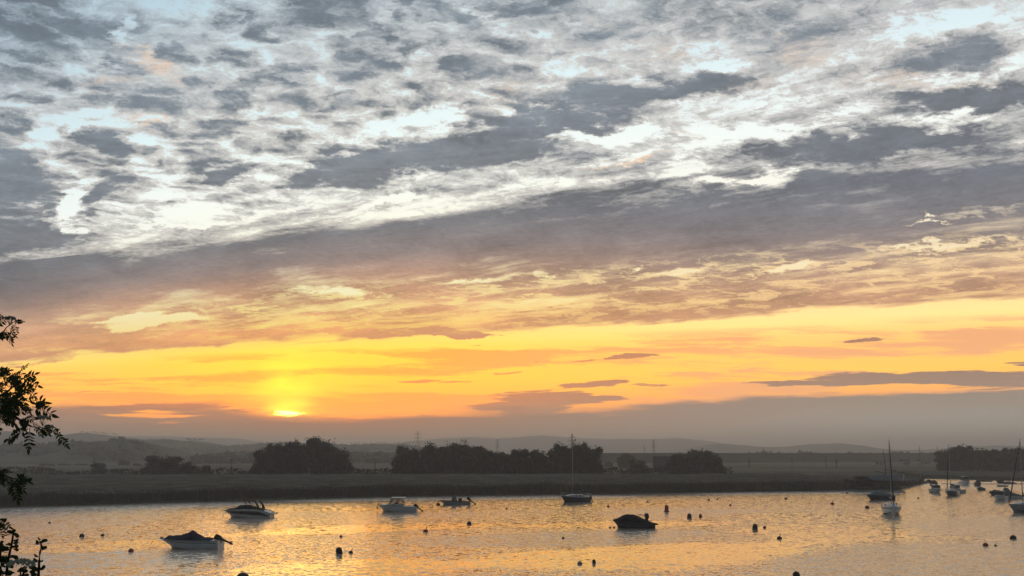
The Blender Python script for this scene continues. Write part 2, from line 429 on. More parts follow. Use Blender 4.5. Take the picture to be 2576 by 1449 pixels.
sl = bpy.data.lights.new('sun', 'SUN')
sl.energy = 0.055
sl.angle = R(12)
sl.color = (1.0, .62, .25)
so = bpy.data.objects.new('sun', sl)
COL.objects.link(so)
so.rotation_euler = (-SUN_DIR).to_track_quat('-Z', 'Y').to_euler()
so.location = SUN_DIR * 100
# ------------------------------------------------------------------ object helpers
def tag(o, label=None, cat=None, group=None, kind=None):
    if label: o['label'] = label
    if cat: o['category'] = cat
    if group: o['group'] = group
    if kind: o['kind'] = kind
    return o

def thing(name, label, cat, loc=(0, 0, 0), rz=0.0, group=None):
    o = bpy.data.objects.new(name, None)
    o.empty_display_size = .5
    COL.objects.link(o)
    o.location = loc
    o.rotation_euler = (0, 0, rz)
    return tag(o, label, cat, group)

class MB:
    """collects faces of one mesh"""
    def __init__(s): s.v = []; s.f = []
    def add(s, vs, fs):
        k = len(s.v)
        s.v += [tuple(p) for p in vs]
        s.f += [tuple(k + i for i in f) for f in fs]
        return s
    def box(s, c, d, M=None):
        x, y, z = d[0] / 2, d[1] / 2, d[2] / 2
        vs = [Vector((a * x, b * y, e * z)) for e in (-1, 1) for b in (-1, 1) for a in (-1, 1)]
        if M: vs = [M @ p for p in vs]
        return s.add([p + Vector(c) for p in vs], [(0, 2, 3, 1), (4, 5, 7, 6), (0, 1, 5, 4), (2, 6, 7, 3), (0, 4, 6, 2), (1, 3, 7, 5)])
    def tube(s, pts, rad, n=8, caps=True):
        pts = [Vector(p) for p in pts]
        if not isinstance(rad, (list, tuple)): rad = [rad] * len(pts)
        rings = []
        up = Vector((0, 0, 1))
        for i, p in enumerate(pts):
            d = (pts[min(i + 1, len(pts) - 1)] - pts[max(i - 1, 0)])
            if d.length < 1e-9: d = Vector((0, 0, 1))
            d.normalize()
            a = d.cross(up)
            if a.length < .05: a = d.cross(Vector((1, 0, 0)))
            a.normalize(); b = d.cross(a)
            rings.append([p + (a * math.cos(q) + b * math.sin(q)) * rad[i] for q in [2 * math.pi * j / n for j in range(n)]])
        s.loft(rings, True)
        if caps:
            k = len(s.v) - n * len(rings)
            s.f.append(tuple(range(k + n - 1, k - 1, -1)))
            s.f.append(tuple(range(len(s.v) - n, len(s.v))))
        return s
    def loft(s, rings, closed=False):
        n = len(rings[0]); vs = [p for r in rings for p in r]; fs = []
        for i in range(len(rings) - 1):
            for j in range(n if closed else n - 1):
                a, b = i * n + j, i * n + (j + 1) % n
                fs.append((a, b, b + n, a + n))
        return s.add(vs, fs)
    def lathe(s, prof, n=20, c=(0, 0, 0)):
        rings = [[Vector((r * math.cos(q) + c[0], r * math.sin(q) + c[1], z + c[2])) for q in [2 * math.pi * j / n for j in range(n)]] for r, z in prof]
        return s.loft(rings, True)
    def build(s, name, mat, parent=None, smooth=False, loc=None):
        me = bpy.data.meshes.new(name)
        me.from_pydata(s.v, [], s.f)
        me.validate(); me.update()
        bm = bmesh.new(); bm.from_mesh(me)
        if smooth != 'keep': bmesh.ops.recalc_face_normals(bm, faces=bm.faces)
        bm.to_mesh(me); bm.free()
        if smooth:
            for p in me.polygons: p.use_smooth = True
        me.materials.append(mat)
        o = bpy.data.objects.new(name, me)
        COL.objects.link(o)
        if parent: o.parent = parent
        if loc: o.location = loc
        return o

def auto_smooth(o, deg=40):
    me = o.data
    for p in me.polygons: p.use_smooth = True
    bm = bmesh.new(); bm.from_mesh(me)
    for e in bm.edges:
        if len(e.link_faces) == 2 and e.calc_face_angle(0) > R(deg): e.smooth = False
    bm.to_mesh(me); bm.free()

# ------------------------------------------------------------------ materials
def mat(name, col, rough=.6, spec=.5, metal=0.0, var=0.0, vs=3.0, bump=0.0, bs=8.0, col2=None, trans=0.0):
    m = bpy.data.materials.new(name)
    m.use_nodes = True
    t = m.node_tree
    n = NT(t)
    b = t.nodes['Principled BSDF']
    b.inputs['Roughness'].default_value = rough
    b.inputs['Specular IOR Level'].default_value = spec
    b.inputs['Metallic'].default_value = metal
    b.inputs['Base Color'].default_value = tuple(col) + (1,)
    tc = n.new('ShaderNodeTexCoord')
    if var or col2:
        q = n.new('ShaderNodeTexNoise'); q.inputs['Scale'].default_value = vs; q.inputs['Detail'].default_value = 5
        t.links.new(tc.outputs['Object'], q.inputs['Vector'])
        c2 = col2 or tuple(c * (1 - var) for c in col)
        c1 = col if col2 else tuple(c * (1 + var) for c in col)
        n.put(b.inputs['Base Color'], n.mix(n.mr(q.outputs['Fac'], .35, .65), tuple(c2), tuple(c1)))
        n.put(b.inputs['Roughness'], n.mr(q.outputs['Fac'], .3, .7, min(1, rough * 1.15), rough * .85, 'LINEAR'))
    if bump:
        q = n.new('ShaderNodeTexNoise'); q.inputs['Scale'].default_value = bs; q.inputs['Detail'].default_value = 5
        t.links.new(tc.outputs['Object'], q.inputs['Vector'])
        bp = n.new('ShaderNodeBump'); bp.inputs['Strength'].default_value = bump; bp.inputs['Distance'].default_value = .05
        t.links.new(q.outputs['Fac'], bp.inputs['Height']); t.links.new(bp.outputs[0], b.inputs['Normal'])
    return m

M = {}
M['gel_white'] = mat('white gelcoat', (.52, .55, .59), .3, .5, var=.06, vs=2)
M['gel_dirty'] = mat('weathered white gelcoat', (.36, .38, .39), .4, .5, var=.12, vs=3)
M['gel_grey'] = mat('grey gelcoat', (.24, .28, .32), .35, .5, var=.08, vs=2)
M['gel_black'] = mat('black gelcoat', (.012, .012, .016), .2, .5)
M['gel_navy'] = mat('navy gelcoat', (.012, .022, .05), .25, .5)
M['gel_green'] = mat('green gelcoat', (.03, .06, .06), .4, .5)
M['canvas_navy'] = mat('navy canvas', (.016, .022, .045), .85, .2, var=.2, vs=6, bump=.3, bs=5)
M['canvas_black'] = mat('black canvas', (.012, .016, .018), .8, .2, var=.2, vs=6, bump=.3, bs=5)
M['canvas_grey'] = mat('grey canvas', (.14, .17, .2), .85, .2, var=.15, vs=5, bump=.3, bs=5)
M['motor'] = mat('motor casing', (.012, .012, .014), .35, .5)
M['rubber'] = mat('black rubber', (.015, .015, .015), .7)
M['steel'] = mat('stainless rail', (.45, .45, .45), .25, .5, 1.0)
M['alu'] = mat('mast aluminium', (.28, .29, .3), .45, .5, .6)
M['rig'] = mat('rigging', (.1, .1, .1), .5)
M['antifoul'] = mat('antifouling paint', (.02, .022, .03), .8, .2, var=.3)
M['stripe_navy'] = mat('navy stripe', (.012, .016, .05), .4)
M['window'] = mat('tinted window', (.02, .025, .03), .08, .8)
M['red_paint'] = mat('red paint', (.35, .03, .02), .5, .5, var=.2)
M['buoy_red'] = mat('orange red buoy', (.38, .045, .02), .55, .4, var=.25, vs=6)
M['buoy_dark'] = mat('dark buoy', (.035, .025, .022), .6, .4, var=.4, vs=6)
M['buoy_white'] = mat('pale buoy', (.42, .43, .38), .6, .4, var=.3, vs=6)
M['weed'] = mat('weed growth', (.012, .018, .008), .9, .2, var=.4, vs=9)
M['wood'] = mat('weathered timber', (.05, .042, .036), .85, .2, var=.35, vs=5, bump=.4)
M['bark'] = mat('bark', (.035, .028, .022), .9, .2, var=.3, vs=8, bump=.5)
M['far_wall'] = mat('pale render wall', (.4, .4, .38), .85, .2, var=.1)
M['far_roof'] = mat('slate roof', (.06, .06, .065), .8, .2, var=.2)
M['pylon'] = mat('galvanised steel', (.12, .12, .125), .6, .4, .3)
M['glass'] = mat('clear window', (.5, .5, .5), .05, .5)
b_ = M['glass'].node_tree.nodes['Principled BSDF']; b_.inputs['Transmission Weight'].default_value = .92; b_.inputs['IOR'].default_value = 1.02

def leaf_mat(name, c1, c2, tr=.25):
    m = bpy.data.materials.new(name); m.use_nodes = True
    t = m.node_tree; n = NT(t); b = t.nodes['Principled BSDF']
    g = n.new('ShaderNodeNewGeometry')
    n.put(b.inputs['Base Color'], n.mix(g.outputs['Random Per Island'], tuple(c1), tuple(c2)))
    b.inputs['Roughness'].default_value = .6
    b.inputs['Specular IOR Level'].default_value = .25
    tl = n.new('ShaderNodeBsdfTranslucent'); n.put(tl.inputs[0], tuple(c2))
    mx = n.new('ShaderNodeMixShader'); mx.inputs[0].default_value = tr
    out = t.nodes['Material Output']
    t.links.new(b.outputs[0], mx.inputs[1]); t.links.new(tl.outputs[0], mx.inputs[2]); t.links.new(mx.outputs[0], out.inputs[0])
    return m
M['foliage'] = leaf_mat('tree foliage', (.012, .018, .010), (.028, .036, .018), .12)
M['foliage_dry'] = leaf_mat('budding foliage', (.018, .017, .012), (.036, .03, .02), .12)
M['leaf_near'] = leaf_mat('near leaves', (.018, .032, .012), (.045, .07, .022), .22)
M['petal'] = leaf_mat('cream blossom', (.3, .32, .26), (.45, .47, .38), .3)
M['reed'] = leaf_mat('dry reed', (.075, .068, .055), (.14, .12, .095), .12)

M['reed_mass'] = mat('reed mass', (.13, .115, .09), 1.0, 0.0, var=.3, vs=.25, bump=1.0, bs=1.5)
# ------------------------------------------------------------------ water
def water_material():
    m = bpy.data.materials.new('river water'); m.use_nodes = True
    t = m.node_tree; n = NT(t); b = t.nodes['Principled BSDF']
    geo = n.new('ShaderNodeNewGeometry')
    pos = geo.outputs['Position']
    w1 = n.vm('SUBTRACT', n.noise(pos, .035, 4, .6, col=True), (.5, .5, .5))
    pw = n.vm('ADD', pos, n.vm('MULTIPLY', w1, (22, 12, 0)))
    # wind patches: where the surface is ruffled more (value up) or lies calmer (value down)
    acc = .5
    def patch(x0, y0, x1, y1, th, st):
        nonlocal acc
        a, b2 = ground(x0, y0), ground(x1, y1)
        c = (a + b2) / 2; d = b2 - a
        ym = (y0 + y1) / 2
        ht = abs(ground((x0 + x1) / 2, ym - th).y - ground((x0 + x1) / 2, ym + th).y) / 2
        q = n.mapping(pw, loc=(c.x, c.y, 0), rot=(0, 0, math.atan2(d.y, d.x)), scale=(d.length / 2, ht, 1e6), kind='TEXTURE')
        acc = n.m('MULTIPLY_ADD', n.mr(n.vm('LENGTH', q), .72, 1.0, 1.0, 0.0), st, acc)
    for f in PATCHES: patch(*f)
    large = n.noise(n.mapping(pos, scale=(.35, 1, 1)), .05, 4, .6)
    ruff = n.m('MULTIPLY_ADD', n.m('SUBTRACT', large, .5), .6, acc, clamp=True)
    # wave slopes taken straight from vector noise, so that they do not fade with distance
    def slopes(sc, rot, k, det=2):
        c = n.noise(n.mapping(pos, rot=(0, 0, rot), scale=sc), 1.0, det, .5, .3, col=True)
        return n.vm('MULTIPLY', n.vm('SUBTRACT', c, (.5, .5, .5)), (k, k, 0))
    sl_ = n.vm('ADD', slopes((.8, 1.25, 1), R(-12), .9), slopes((2.6, 3.6, 1), R(18), 1.1))
    sl_ = n.vm('ADD', sl_, slopes((.25, .5, 1), R(-4), .12))
    amp = n.mr(ruff, 0.0, 1.0, WAVE[0], WAVE[1], 'LINEAR')
    nn = n.vm('ADD', n.vm('SCALE', sl_, amp), (0, 0, 1))
    n.put(b.inputs['Normal'], n.vm('NORMALIZE', nn))
    b.inputs['Base Color'].default_value = (.84, .71, .58, 1)  # muddy brown, plus the warm cast of sky reflections painted into the colour
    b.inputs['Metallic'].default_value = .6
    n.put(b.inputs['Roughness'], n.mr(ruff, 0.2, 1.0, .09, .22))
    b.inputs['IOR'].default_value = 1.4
    return m
WAVE = (.11, .46)
PATCHES = [
    # ruffled, dull water
    (-200, 1312, 460, 1296, 40, .22), (-60, 1414, 500, 1398, 24, .40), (1080, 1362, 1880, 1344, 24, .40), (1480, 1300, 1880, 1282, 13, .26), (560, 1375, 1120, 1362, 22, .12),
    (1720, 1462, 3200, 1372, 60, .44), (2280, 1345, 3000, 1318, 40, .36), (2150, 1272, 2700, 1262, 10, .14), (1000, 1298, 1420, 1286, 10, .16), (640, 1300, 900, 1290, 14, .1),
    # calm water that mirrors the gold of the low sky
    (480, 1352, 1330, 1314, 11, -.46), (-60, 1372, 430, 1372, 18, -.42), (430, 1440, 1330, 1408, 34, -.44), (1200, 1432, 1900, 1368, 30, -.46), (1640, 1372, 2260, 1322, 24, -.40),
    (1250, 1320, 1850, 1312, 8, -.42), (1880, 1310, 2200, 1290, 14, -.22), (-100, 1284, 700, 1264, 7, .45), (600, 1262, 1700, 1246, 5, .45), (1700, 1243, 2300, 1239, 4, .45), (2230, 1216, 2900, 1226, 14, .6), (700, 1282, 1250, 1270, 5, -.2), (1300, 1275, 1800, 1262, 5, -.25),
]
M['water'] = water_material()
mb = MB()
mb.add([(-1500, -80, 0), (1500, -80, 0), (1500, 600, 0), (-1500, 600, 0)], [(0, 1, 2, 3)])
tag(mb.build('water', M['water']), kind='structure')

# ------------------------------------------------------------------ land
def ground_material():
    m = bpy.data.materials.new('marsh ground'); m.use_nodes = True
    t = m.node_tree; n = NT(t); b = t.nodes['Principled BSDF']
    geo = n.new('ShaderNodeNewGeometry'); pos = geo.outputs['Position']
    a = n.noise(n.mapping(pos, scale=(.4, 1, 1)), .02, 6, .6)
    c = n.noise(pos, .6, 5, .65)
    base = n.mix(n.mr(a, .4, .6), (.08, .073, .052, 1), (.17, .155, .115, 1))
    base = n.mix(n.mr(c, .35, .7, 0, .6), base, (.045, .05, .03, 1))
    n.put(b.inputs['Base Color'], base)
    b.inputs['Roughness'].default_value = .95
    b.inputs['Specular IOR Level'].default_value = .1
    bp = n.new('ShaderNodeBump'); bp.inputs['Strength'].default_value = .8; bp.inputs['Distance'].default_value = .3
    n.put(bp.inputs['Height'], c); t.links.new(bp.outputs[0], b.inputs['Normal'])
    return m
M['ground'] = ground_material()
M['mud'] = mat('wet mud', (.05, .042, .035), .35, .6, var=.3, vs=.5, bump=.5, bs=2)
M['hill'] = mat('hill pasture and woods', (.05, .055, .035), .95, .1, var=.35, vs=.01)
M['embank'] = mat('embankment scrub', (.016, .018, .018), .95, .1, var=.4, vs=.08)

EDGE1 = [(-1500, 1310), (-700, 1296), (-300, 1285), (0, 1275.5), (150, 1272), (300, 1268), (450, 1263), (600, 1259.5), (780, 1254), (940, 1250), (1100, 1247.5), (1280, 1245), (1500, 1242), (1700, 1239), (1850, 1236.5), (2000, 1235), (2100, 1233.5), (2180, 1233), (2240, 1233.5), (2262, 1232),
         (2266, 1228), (2300, 1222), (2322, 1217), (2326, 1213), (2310, 1208.5), (2270, 1205.5), (2262, 1203.2)]
EDGE2 = [(2300, 1202.6), (2350, 1204), (2450, 1206.5), (2576, 1209.5), (2750, 1213), (3100, 1219), (3600, 1226)]
def edge_pts(lst, sub=6, amp=.5, seed=3):
    P_ = [ground(*p) for p in lst]
    out = []
    for i in range(len(P_) - 1):
        for k in range(sub):
            p = P_[i].lerp(P_[i + 1], k / sub)
            d = (P_[i + 1] - P_[i]); d.z = 0
            if d.length > 1e-6:
                nrm = Vector((-d.y, d.x, 0)).normalized()
                p = p + nrm * (mnoise.noise(Vector((p.x * .11, p.y * .11, seed))) * amp + mnoise.noise(Vector((p.x * .6, p.y * .6, seed))) * amp * .4)
            out.append(p)
    out.append(P_[-1])
    return out
E1 = edge_pts(EDGE1); E2 = edge_pts(EDGE2)
EA = E1 + E2[1:]
GZ = .3
def far_land():
    outline = [Vector((-5800, EA[0].y + 200, 0))] + EA + [Vector((5800, EA[-1].y + 100, 0)), Vector((5800, 5800, 0)), Vector((-5800, 5800, 0))]
    bm = bmesh.new()
    from mathutils.geometry import delaunay_2d_cdt
    v2, _, f2, _, _, _ = delaunay_2d_cdt([Vector((p.x, p.y)) for p in outline], [], [list(range(len(outline)))], 1, 1e-4)
    vs_ = [bm.verts.new((p.x, p.y, GZ)) for p in v2]
    for f in f2:
        try: bm.faces.new([vs_[i] for i in f])
        except ValueError: pass
    top = [bm.verts.new((p.x, p.y, GZ)) for p in outline]
    low = [bm.verts.new((p.x, p.y - .9, -.6)) for p in outline]
    for i in range(len(EA) + 1):
        bm.faces.new((top[i], low[i], low[i + 1], top[i + 1]))
    bmesh.ops.remove_doubles(bm, verts=bm.verts, dist=.001)
    bmesh.ops.recalc_face_normals(bm, faces=bm.faces)
    me = bpy.data.meshes.new('ground'); bm.to_mesh(me); bm.free()
    me.materials.append(M['ground'])
    o = bpy.data.objects.new('ground', me); COL.objects.link(o)
    tag(o, kind='structure')
far_land()

# mud shelf showing among the far boats
def mudbank(pts, w, name='mudbank'):
    m_ = MB(); rings = []
    for i, p in enumerate(pts):
        c = ground(*p); k = math.sin(math.pi * (i + .3) / (len(pts) - .4)) if 0 <= i < len(pts) else 0
        ww = w * (.4 + .6 * k) * (1 + .3 * mnoise.noise(Vector((c.x * .1, 0, 1))))
        rings.append([c + Vector((0, -ww, -.12)), c + Vector((0, -ww * .4, .10)), c + Vector((0, ww * .4, .14)), c + Vector((0, ww, -.12))])
    m_.loft(rings)
    return tag(m_.build(name, M['mud'], smooth=True), kind='structure')
mudbank([(2375 + 22 * i, 1217.5 + (i % 3) * .3) for i in range(14)], 3.0)
mudbank([(2030 + 22 * i, 1234.2 + .25 * (i % 3)) for i in range(12)], 2.6)

# near bank under the viewer (below the picture)
def near_bank():
    m_ = MB(); rings = []
    for x in range(-60, 61, 4):
        nz = lambda y: mnoise.noise(Vector((x * .12, y * .12, 4))) * .25
        rings.append([Vector((x, y, z + nz(y))) for y, z in ((-60, 7.0), (-20, 6.7), (-4, 6.5), (3, 6.35), (7, 5.6), (11, 4.3), (16, 2.4), (22, .8), (26, -.5))])
    m_.loft(rings)
    tag(m_.build('bank', M['ground'], smooth=True), kind='structure')
near_bank()

# ------------------------------------------------------------------ reed beds
def reed_bed(edge, back, seed, dens, label, H=2.0):
    rnd = random.Random(seed)
    m_ = MB()
    n_ = len(edge)
    rows = 14
    grid = []
    for i, e in enumerate(edge):
        bk = back(e)
        col = []
        for j in range(rows):
            t_ = (j / (rows - 1)) ** 1.7
            p = e.lerp(bk, t_)
            h = H + .28 * mnoise.noise(Vector((p.x * .09, p.y * .05, seed))) + .16 * mnoise.noise(Vector((p.x * .5, p.y * .3, seed + 2)))
            if j == 0: h = GZ + .1
            if j == 1: p = e.lerp(bk, .004); h = H * .80 + .3 * mnoise.noise(Vector((p.x * .4, p.y * .4, 7)))
            if j == rows - 1: h = GZ
            col.append(Vector((p.x, p.y, h)))
        grid.append(col)
    m_.loft(grid)
    # loose blades: dense on the river face, thinner over the top
    L = [0.0]
    for i in range(1, n_): L.append(L[-1] + (edge[i] - edge[i - 1]).length)
    def pick_edge():
        q = rnd.random() * L[-1]
        lo, hi = 0, n_ - 1
        while hi - lo > 1:
            mid_ = (lo + hi) // 2
            if L[mid_] < q: lo = mid_
            else: hi = mid_
        return edge[lo].lerp(edge[hi], (q - L[lo]) / max(1e-6, L[hi] - L[lo]))
    for k in range(dens):
        e = pick_edge()
        if abs(e.x) > e.y * .8: continue
        bk = back(e)
        front = k % 2 == 0
        t_ = rnd.random() ** 2 * .03 if front else rnd.random() ** 1.5
        p = e.lerp(bk, t_)
        z0 = GZ if front and rnd.random() < .7 else H * .72
        z1 = H * rnd.uniform(.85, 1.16) + .28 * mnoise.noise(Vector((p.x * .09, p.y * .05, seed)))
        if front: z1 *= rnd.uniform(.7, 1)
        a = rnd.uniform(-.9, .9); w_ = rnd.uniform(.025, .07)
        dx, dy = math.cos(a) * w_, math.sin(a) * w_
        lx, ly = rnd.uniform(-.25, .3), rnd.uniform(-.2, .2)
        m_.add([(p.x - dx, p.y - dy, z0), (p.x + dx, p.y + dy, z0), (p.x + lx + dx * .5, p.y + ly, z1), (p.x + lx - dx * .5, p.y + ly, z1)], [(0, 1, 2, 3)])
    o = m_.build('reed_bed', M['reed'], smooth='keep')
    o.data.materials.append(M['reed_mass'])
    for p in list(o.data.polygons)[:(n_ - 1) * (rows - 1)]: p.material_index = 1
    for p in o.data.polygons: p.use_smooth = False
    return tag(o, label, 'reeds', kind='stuff')
E1r = [e for e in E1 if -160 < e.x]
def back1(e):
    y = 252 if e.y < 240 else e.y + 12
    y = max(y, e.y + 3)
    k = y / e.y
    if e.y > 176: return Vector((e.x - 6, y, 0)) if e.y > 200 else Vector((e.x - 12, y, 0))
    return Vector((e.x * (1 + (k - 1) * .9), y, 0))
iE = max(i for i, e in enumerate(E1r) if e.y < 185)
reed_bed(E1r[:iE], back1, 5, 52000, 'broad bed of dry brown reeds along the far bank of the river')
reed_bed([e + Vector((0, .5, 0)) for e in E2], lambda e: Vector((e.x * 1.25, e.y + 85, 0)), 9, 16000, 'low reeds on the bank behind the moored boats at right', 1.0)
tipE = E1r[iE - 1:]
reed_bed(tipE, lambda e: Vector((E1r[iE - 1].x - 3, min(258, max(e.y + .5, 200 + (e.y - 180) * .6)), 0)), 12, 5000, 'reeds on the tip of the marsh point beside the channel', 1.3)

# ------------------------------------------------------------------ hills
def hill(pts, Y, name='hill', rough=.5, depth=.25, seed=1, fine=0.0):
    """a ridge whose crest runs through the given picture points at distance Y, with real slopes before and behind"""
    P_ = [at_y(x, y, Y) for x, y in pts]
    m_ = MB(); rings = []
    step = Y * .004
    x = P_[0].x; i = 0
    while x < P_[-1].x:
        while P_[i + 1].x < x: i += 1
        t_ = (x - P_[i].x) / (P_[i + 1].x - P_[i].x)
        z = P_[i].z * (1 - t_) + P_[i + 1].z * t_
        z += Y * .0007 * rough * (mnoise.noise(Vector((x / Y * 60, seed, 0))) + .6 * mnoise.noise(Vector((x / Y * 170, seed, 3))))
        if fine: z += fine * (.5 + mnoise.noise(Vector((x / Y * 420, seed, 5))))
        D_ = Y * depth
        ring = []
        for q, hz in ((-1, 0), (-.75, .18), (-.5, .48), (-.25, .82), (0, 1), (.4, .75), (1, 0)):
            yy = Y + q * D_
            w = mnoise.noise(Vector((x / Y * 20, q * 3, seed))) * .1 * (1 - abs(hz - .5) * 2)
            ring.append(Vector((x, yy, GZ - .5 + (z - GZ) * (hz + w))))
        rings.append(ring)
        x += step
    m_.loft(rings)
    return tag(m_.build(name, M['hill'], smooth=True), kind='structure')

hill([(-260, 1098), (0, 1092), (290, 1100), (335, 1097), (375, 1098), (420, 1098), (515, 1101), (604, 1103), (640, 1110), (700, 1118), (800, 1124), (950, 1118), (1062, 1107), (1117, 1102), (1181, 1099), (1215, 1101), (1250, 1103), (1313, 1099), (1341, 1096), (1366, 1094.5), (1402, 1098),
      (1438, 1101), (1485, 1103), (1541, 1105), (1569, 1103), (1624, 1105), (1694, 1102), (1735, 1104), (1777, 1109), (1851, 1119), (1950, 1128), (2200, 1134), (2600, 1132), (2900, 1136)], 3300, seed=2, rough=.35, depth=.22)
hill([(1700, 1136), (1780, 1118), (1811, 1115), (1856, 1119), (1930, 1124), (1977, 1123), (2034, 1117), (2102, 1115), (2132, 1116), (2152, 1122), (2197, 1128), (2256, 1131), (2330, 1131), (2420, 1124), (2500, 1120), (2576, 1122), (2700, 1120), (2850, 1132)], 2300, seed=7, rough=.5, depth=.2)
hill([(-500, 1110), (-300, 1092), (-60, 1088), (0, 1086), (30, 1085), (70, 1091), (120, 1094), (180, 1095), (205, 1089), (260, 1094), (300, 1100), (360, 1106), (420, 1110), (480, 1108), (520, 1112), (560, 1120), (640, 1130), (720, 1138)], 1700, seed=11, rough=1.0, depth=.22, fine=2.0)
hill([(200, 1139), (270, 1122), (360, 1106), (420, 1105), (450, 1108), (500, 1114), (540, 1118), (580, 1125), (604, 1121), (640, 1116), (715, 1113), (868, 1119), (909, 1118), (965, 1117), (1020, 1119), (1048, 1122), (1100, 1130), (1180, 1137), (1240, 1141)], 1250, seed=13, rough=.8, depth=.2, fine=1.5)
hill([(-700, 1130), (-300, 1118), (-50, 1122), (0, 1121), (25, 1119), (60, 1124), (110, 1116), (150, 1120), (190, 1114), (230, 1117), (265, 1113), (300, 1107), (330, 1106), (350, 1111), (375, 1128), (400, 1142), (440, 1155), (520, 1165)], 760, seed=17, rough=1.3, depth=.22, fine=1.6)
hill([(330, 1168), (430, 1158), (480, 1148), (530, 1142), (560, 1138), (600, 1137), (660, 1135), (760, 1134), (880, 1136), (960, 1137), (1040, 1140), (1120, 1150), (1200, 1162)], 700, seed=19, rough=1.0, depth=.15, fine=1.2)

# ------------------------------------------------------------------ haze
def haze(k=.00054):
    m_ = MB().box((0, 2900, 44), (12400, 7000, 92))
    m = bpy.data.materials.new('haze'); m.use_nodes = True
    t = m.node_tree; t.nodes.clear()
    o_ = t.nodes.new('ShaderNodeOutputMaterial'); v = t.nodes.new('ShaderNodeVolumePrincipled')
    v.inputs['Color'].default_value = (.98, .96, .94, 1)
    v.inputs['Density'].default_value = k
    v.inputs['Anisotropy'].default_value = .5
    t.links.new(v.outputs[0], o_.inputs['Volume'])
    o = m_.build('haze', m)

    tag(o, 'thin evening haze over the river and marsh', 'haze', kind='stuff')
# ------------------------------------------------------------------ trees
def tree(name, label, cat, px, py_base, py_top, half_w, Y=None, group=None, seed=0, quads=2600, leaf=.34, m='foliage', shape=1.0, trunk_h=None, skirt=0.0, stuff_top=0.0):
    """a tree standing at distance Y whose crown spans px +- half_w and reaches py_top"""
    rnd = random.Random(seed * 7 + 3)
    base = at_y(px, 1140, Y); gz = GZ
    if quads > 1000: py_top -= 4
    top = at_y(px, py_top, Y).z
    Hh = top - gz
    rw = half_w / 2003 * Y
    root = thing(name, label, cat, (base.x, Y, gz), 0, group)
    tr = MB()
    cz = Hh * (.56 - .06 * skirt)
    rz = Hh - cz
    tr.tube([(0, 0, -.3), (.1, 0, Hh * .25), (-.08, .1, Hh * .5), (0, 0, Hh * .72)], [Hh * .035, Hh * .026, Hh * .018, Hh * .008], 7)
    for k in range(7):
        a = k * 2.4 + seed; h0 = Hh * (.16 + .06 * k)
        e = Vector((math.cos(a) * rw * .62, math.sin(a) * rw * .6, min(Hh * .86, h0 + Hh * .3)))
        tr.tube([(0, 0, h0), e * .5 + Vector((0, 0, h0 * .35)), e], [Hh * .014, Hh * .009, Hh * .003], 5)
    tr.build('trunk', M['bark'], root)
    # lobes make an uneven crown, leaf clumps are spread through and round them
    lobes = [(Vector((0, 0, cz)), rw * .80, rz * .88)]
    nl = 9 + int(rw)
    for k in range(nl):
        a = rnd.random() * 6.283
        q = rnd.random()
        r = rw * (.35 + .35 * rnd.random()); zz = cz + rz * (rnd.random() * 1.35 - .75)
        f = math.sqrt(max(.15, 1 - ((zz - cz) / (rz * 1.25)) ** 2))
        lobes.append((Vector((math.cos(a) * r * f * 1.1, math.sin(a) * r * f, zz)), rw * rnd.uniform(.24, .42), rz * rnd.uniform(.2, .36)))
    if skirt:
        for k in range(6):
            a = rnd.random() * 6.283
            lobes.append((Vector((math.cos(a) * rw * .66, math.sin(a) * rw * .6, Hh * .22)), rw * .40, Hh * .25))
    lim = Hh * 1.0
    cr = MB()
    for c, r, h in lobes:            # ragged inner masses that stop light
        k0 = len(cr.v)
        rings = []
        for i in range(7):
            th = math.pi * i / 6
            ring = []
            for j in range(9):
                ph = 2 * math.pi * j / 9
                d = Vector((math.sin(th) * math.cos(ph), math.sin(th) * math.sin(ph), math.cos(th)))
                s_ = .72 + .35 * mnoise.noise(d * 2.2 + c)
                ring.append(Vector((c.x + d.x * r * s_, c.y + d.y * r * s_, max(.15, c.z + d.z * h * s_))))
            rings.append(ring)
        cr.loft(rings, True)
    tw = sum(r * r for _, r, _ in lobes)
    for c, r, h in lobes:
        for k in range(int(quads * r * r / tw)):
            d = Vector((rnd.gauss(0, 1), rnd.gauss(0, 1), rnd.gauss(0, 1))).normalized()
            s_ = (.78 + .34 * mnoise.noise(d * 2.2 + c)) * rnd.uniform(.88, 1.2)
            p = Vector((c.x + d.x * r * s_, c.y + d.y * r * s_, c.z + d.z * h * s_))
            if p.z < .2: p.z = .2 + rnd.random() * .8
            u_ = Vector((rnd.gauss(0, 1), rnd.gauss(0, 1), rnd.gauss(0, 1))).normalized()
            w_ = u_.cross(Vector((rnd.gauss(0, 1), rnd.gauss(0, 1), rnd.gauss(0, 1)))).normalized()
            q = leaf * rnd.uniform(.5, 1.25)
            cr.add([p - u_ * q, p + w_ * q * .6, p + u_ * q, p - w_ * q * .6], [(0, 1, 2, 3)])
    # upright shoots along the top, so that the outline is feathery
    for k in range(int(quads * .06)):
        c, r, h = rnd.choice(lobes)
        a = rnd.random() * 6.283; q = math.sqrt(rnd.random()) * .9
        x_, y_ = c.x + math.cos(a) * r * q, c.y + math.sin(a) * r * q
        z_ = c.z + h * math.sqrt(1 - q * q) * .9
        hh = rnd.uniform(.3, .9) * leaf * 2.2
        cr.add([(x_ - .06, y_, z_), (x_ + .06, y_, z_), (x_ + rnd.uniform(-.2, .2), y_, z_ + hh)], [(0, 1, 2)])
    cr.build('crown', M[m], root, smooth='keep')
    return root

GA = 'trees of the wood left of centre behind the reeds'
GB = 'trees of the long wood at the centre'
GC = 'trees of the wood behind the far moorings'
def T(*a, **k): return tree('tree', *a, **k)
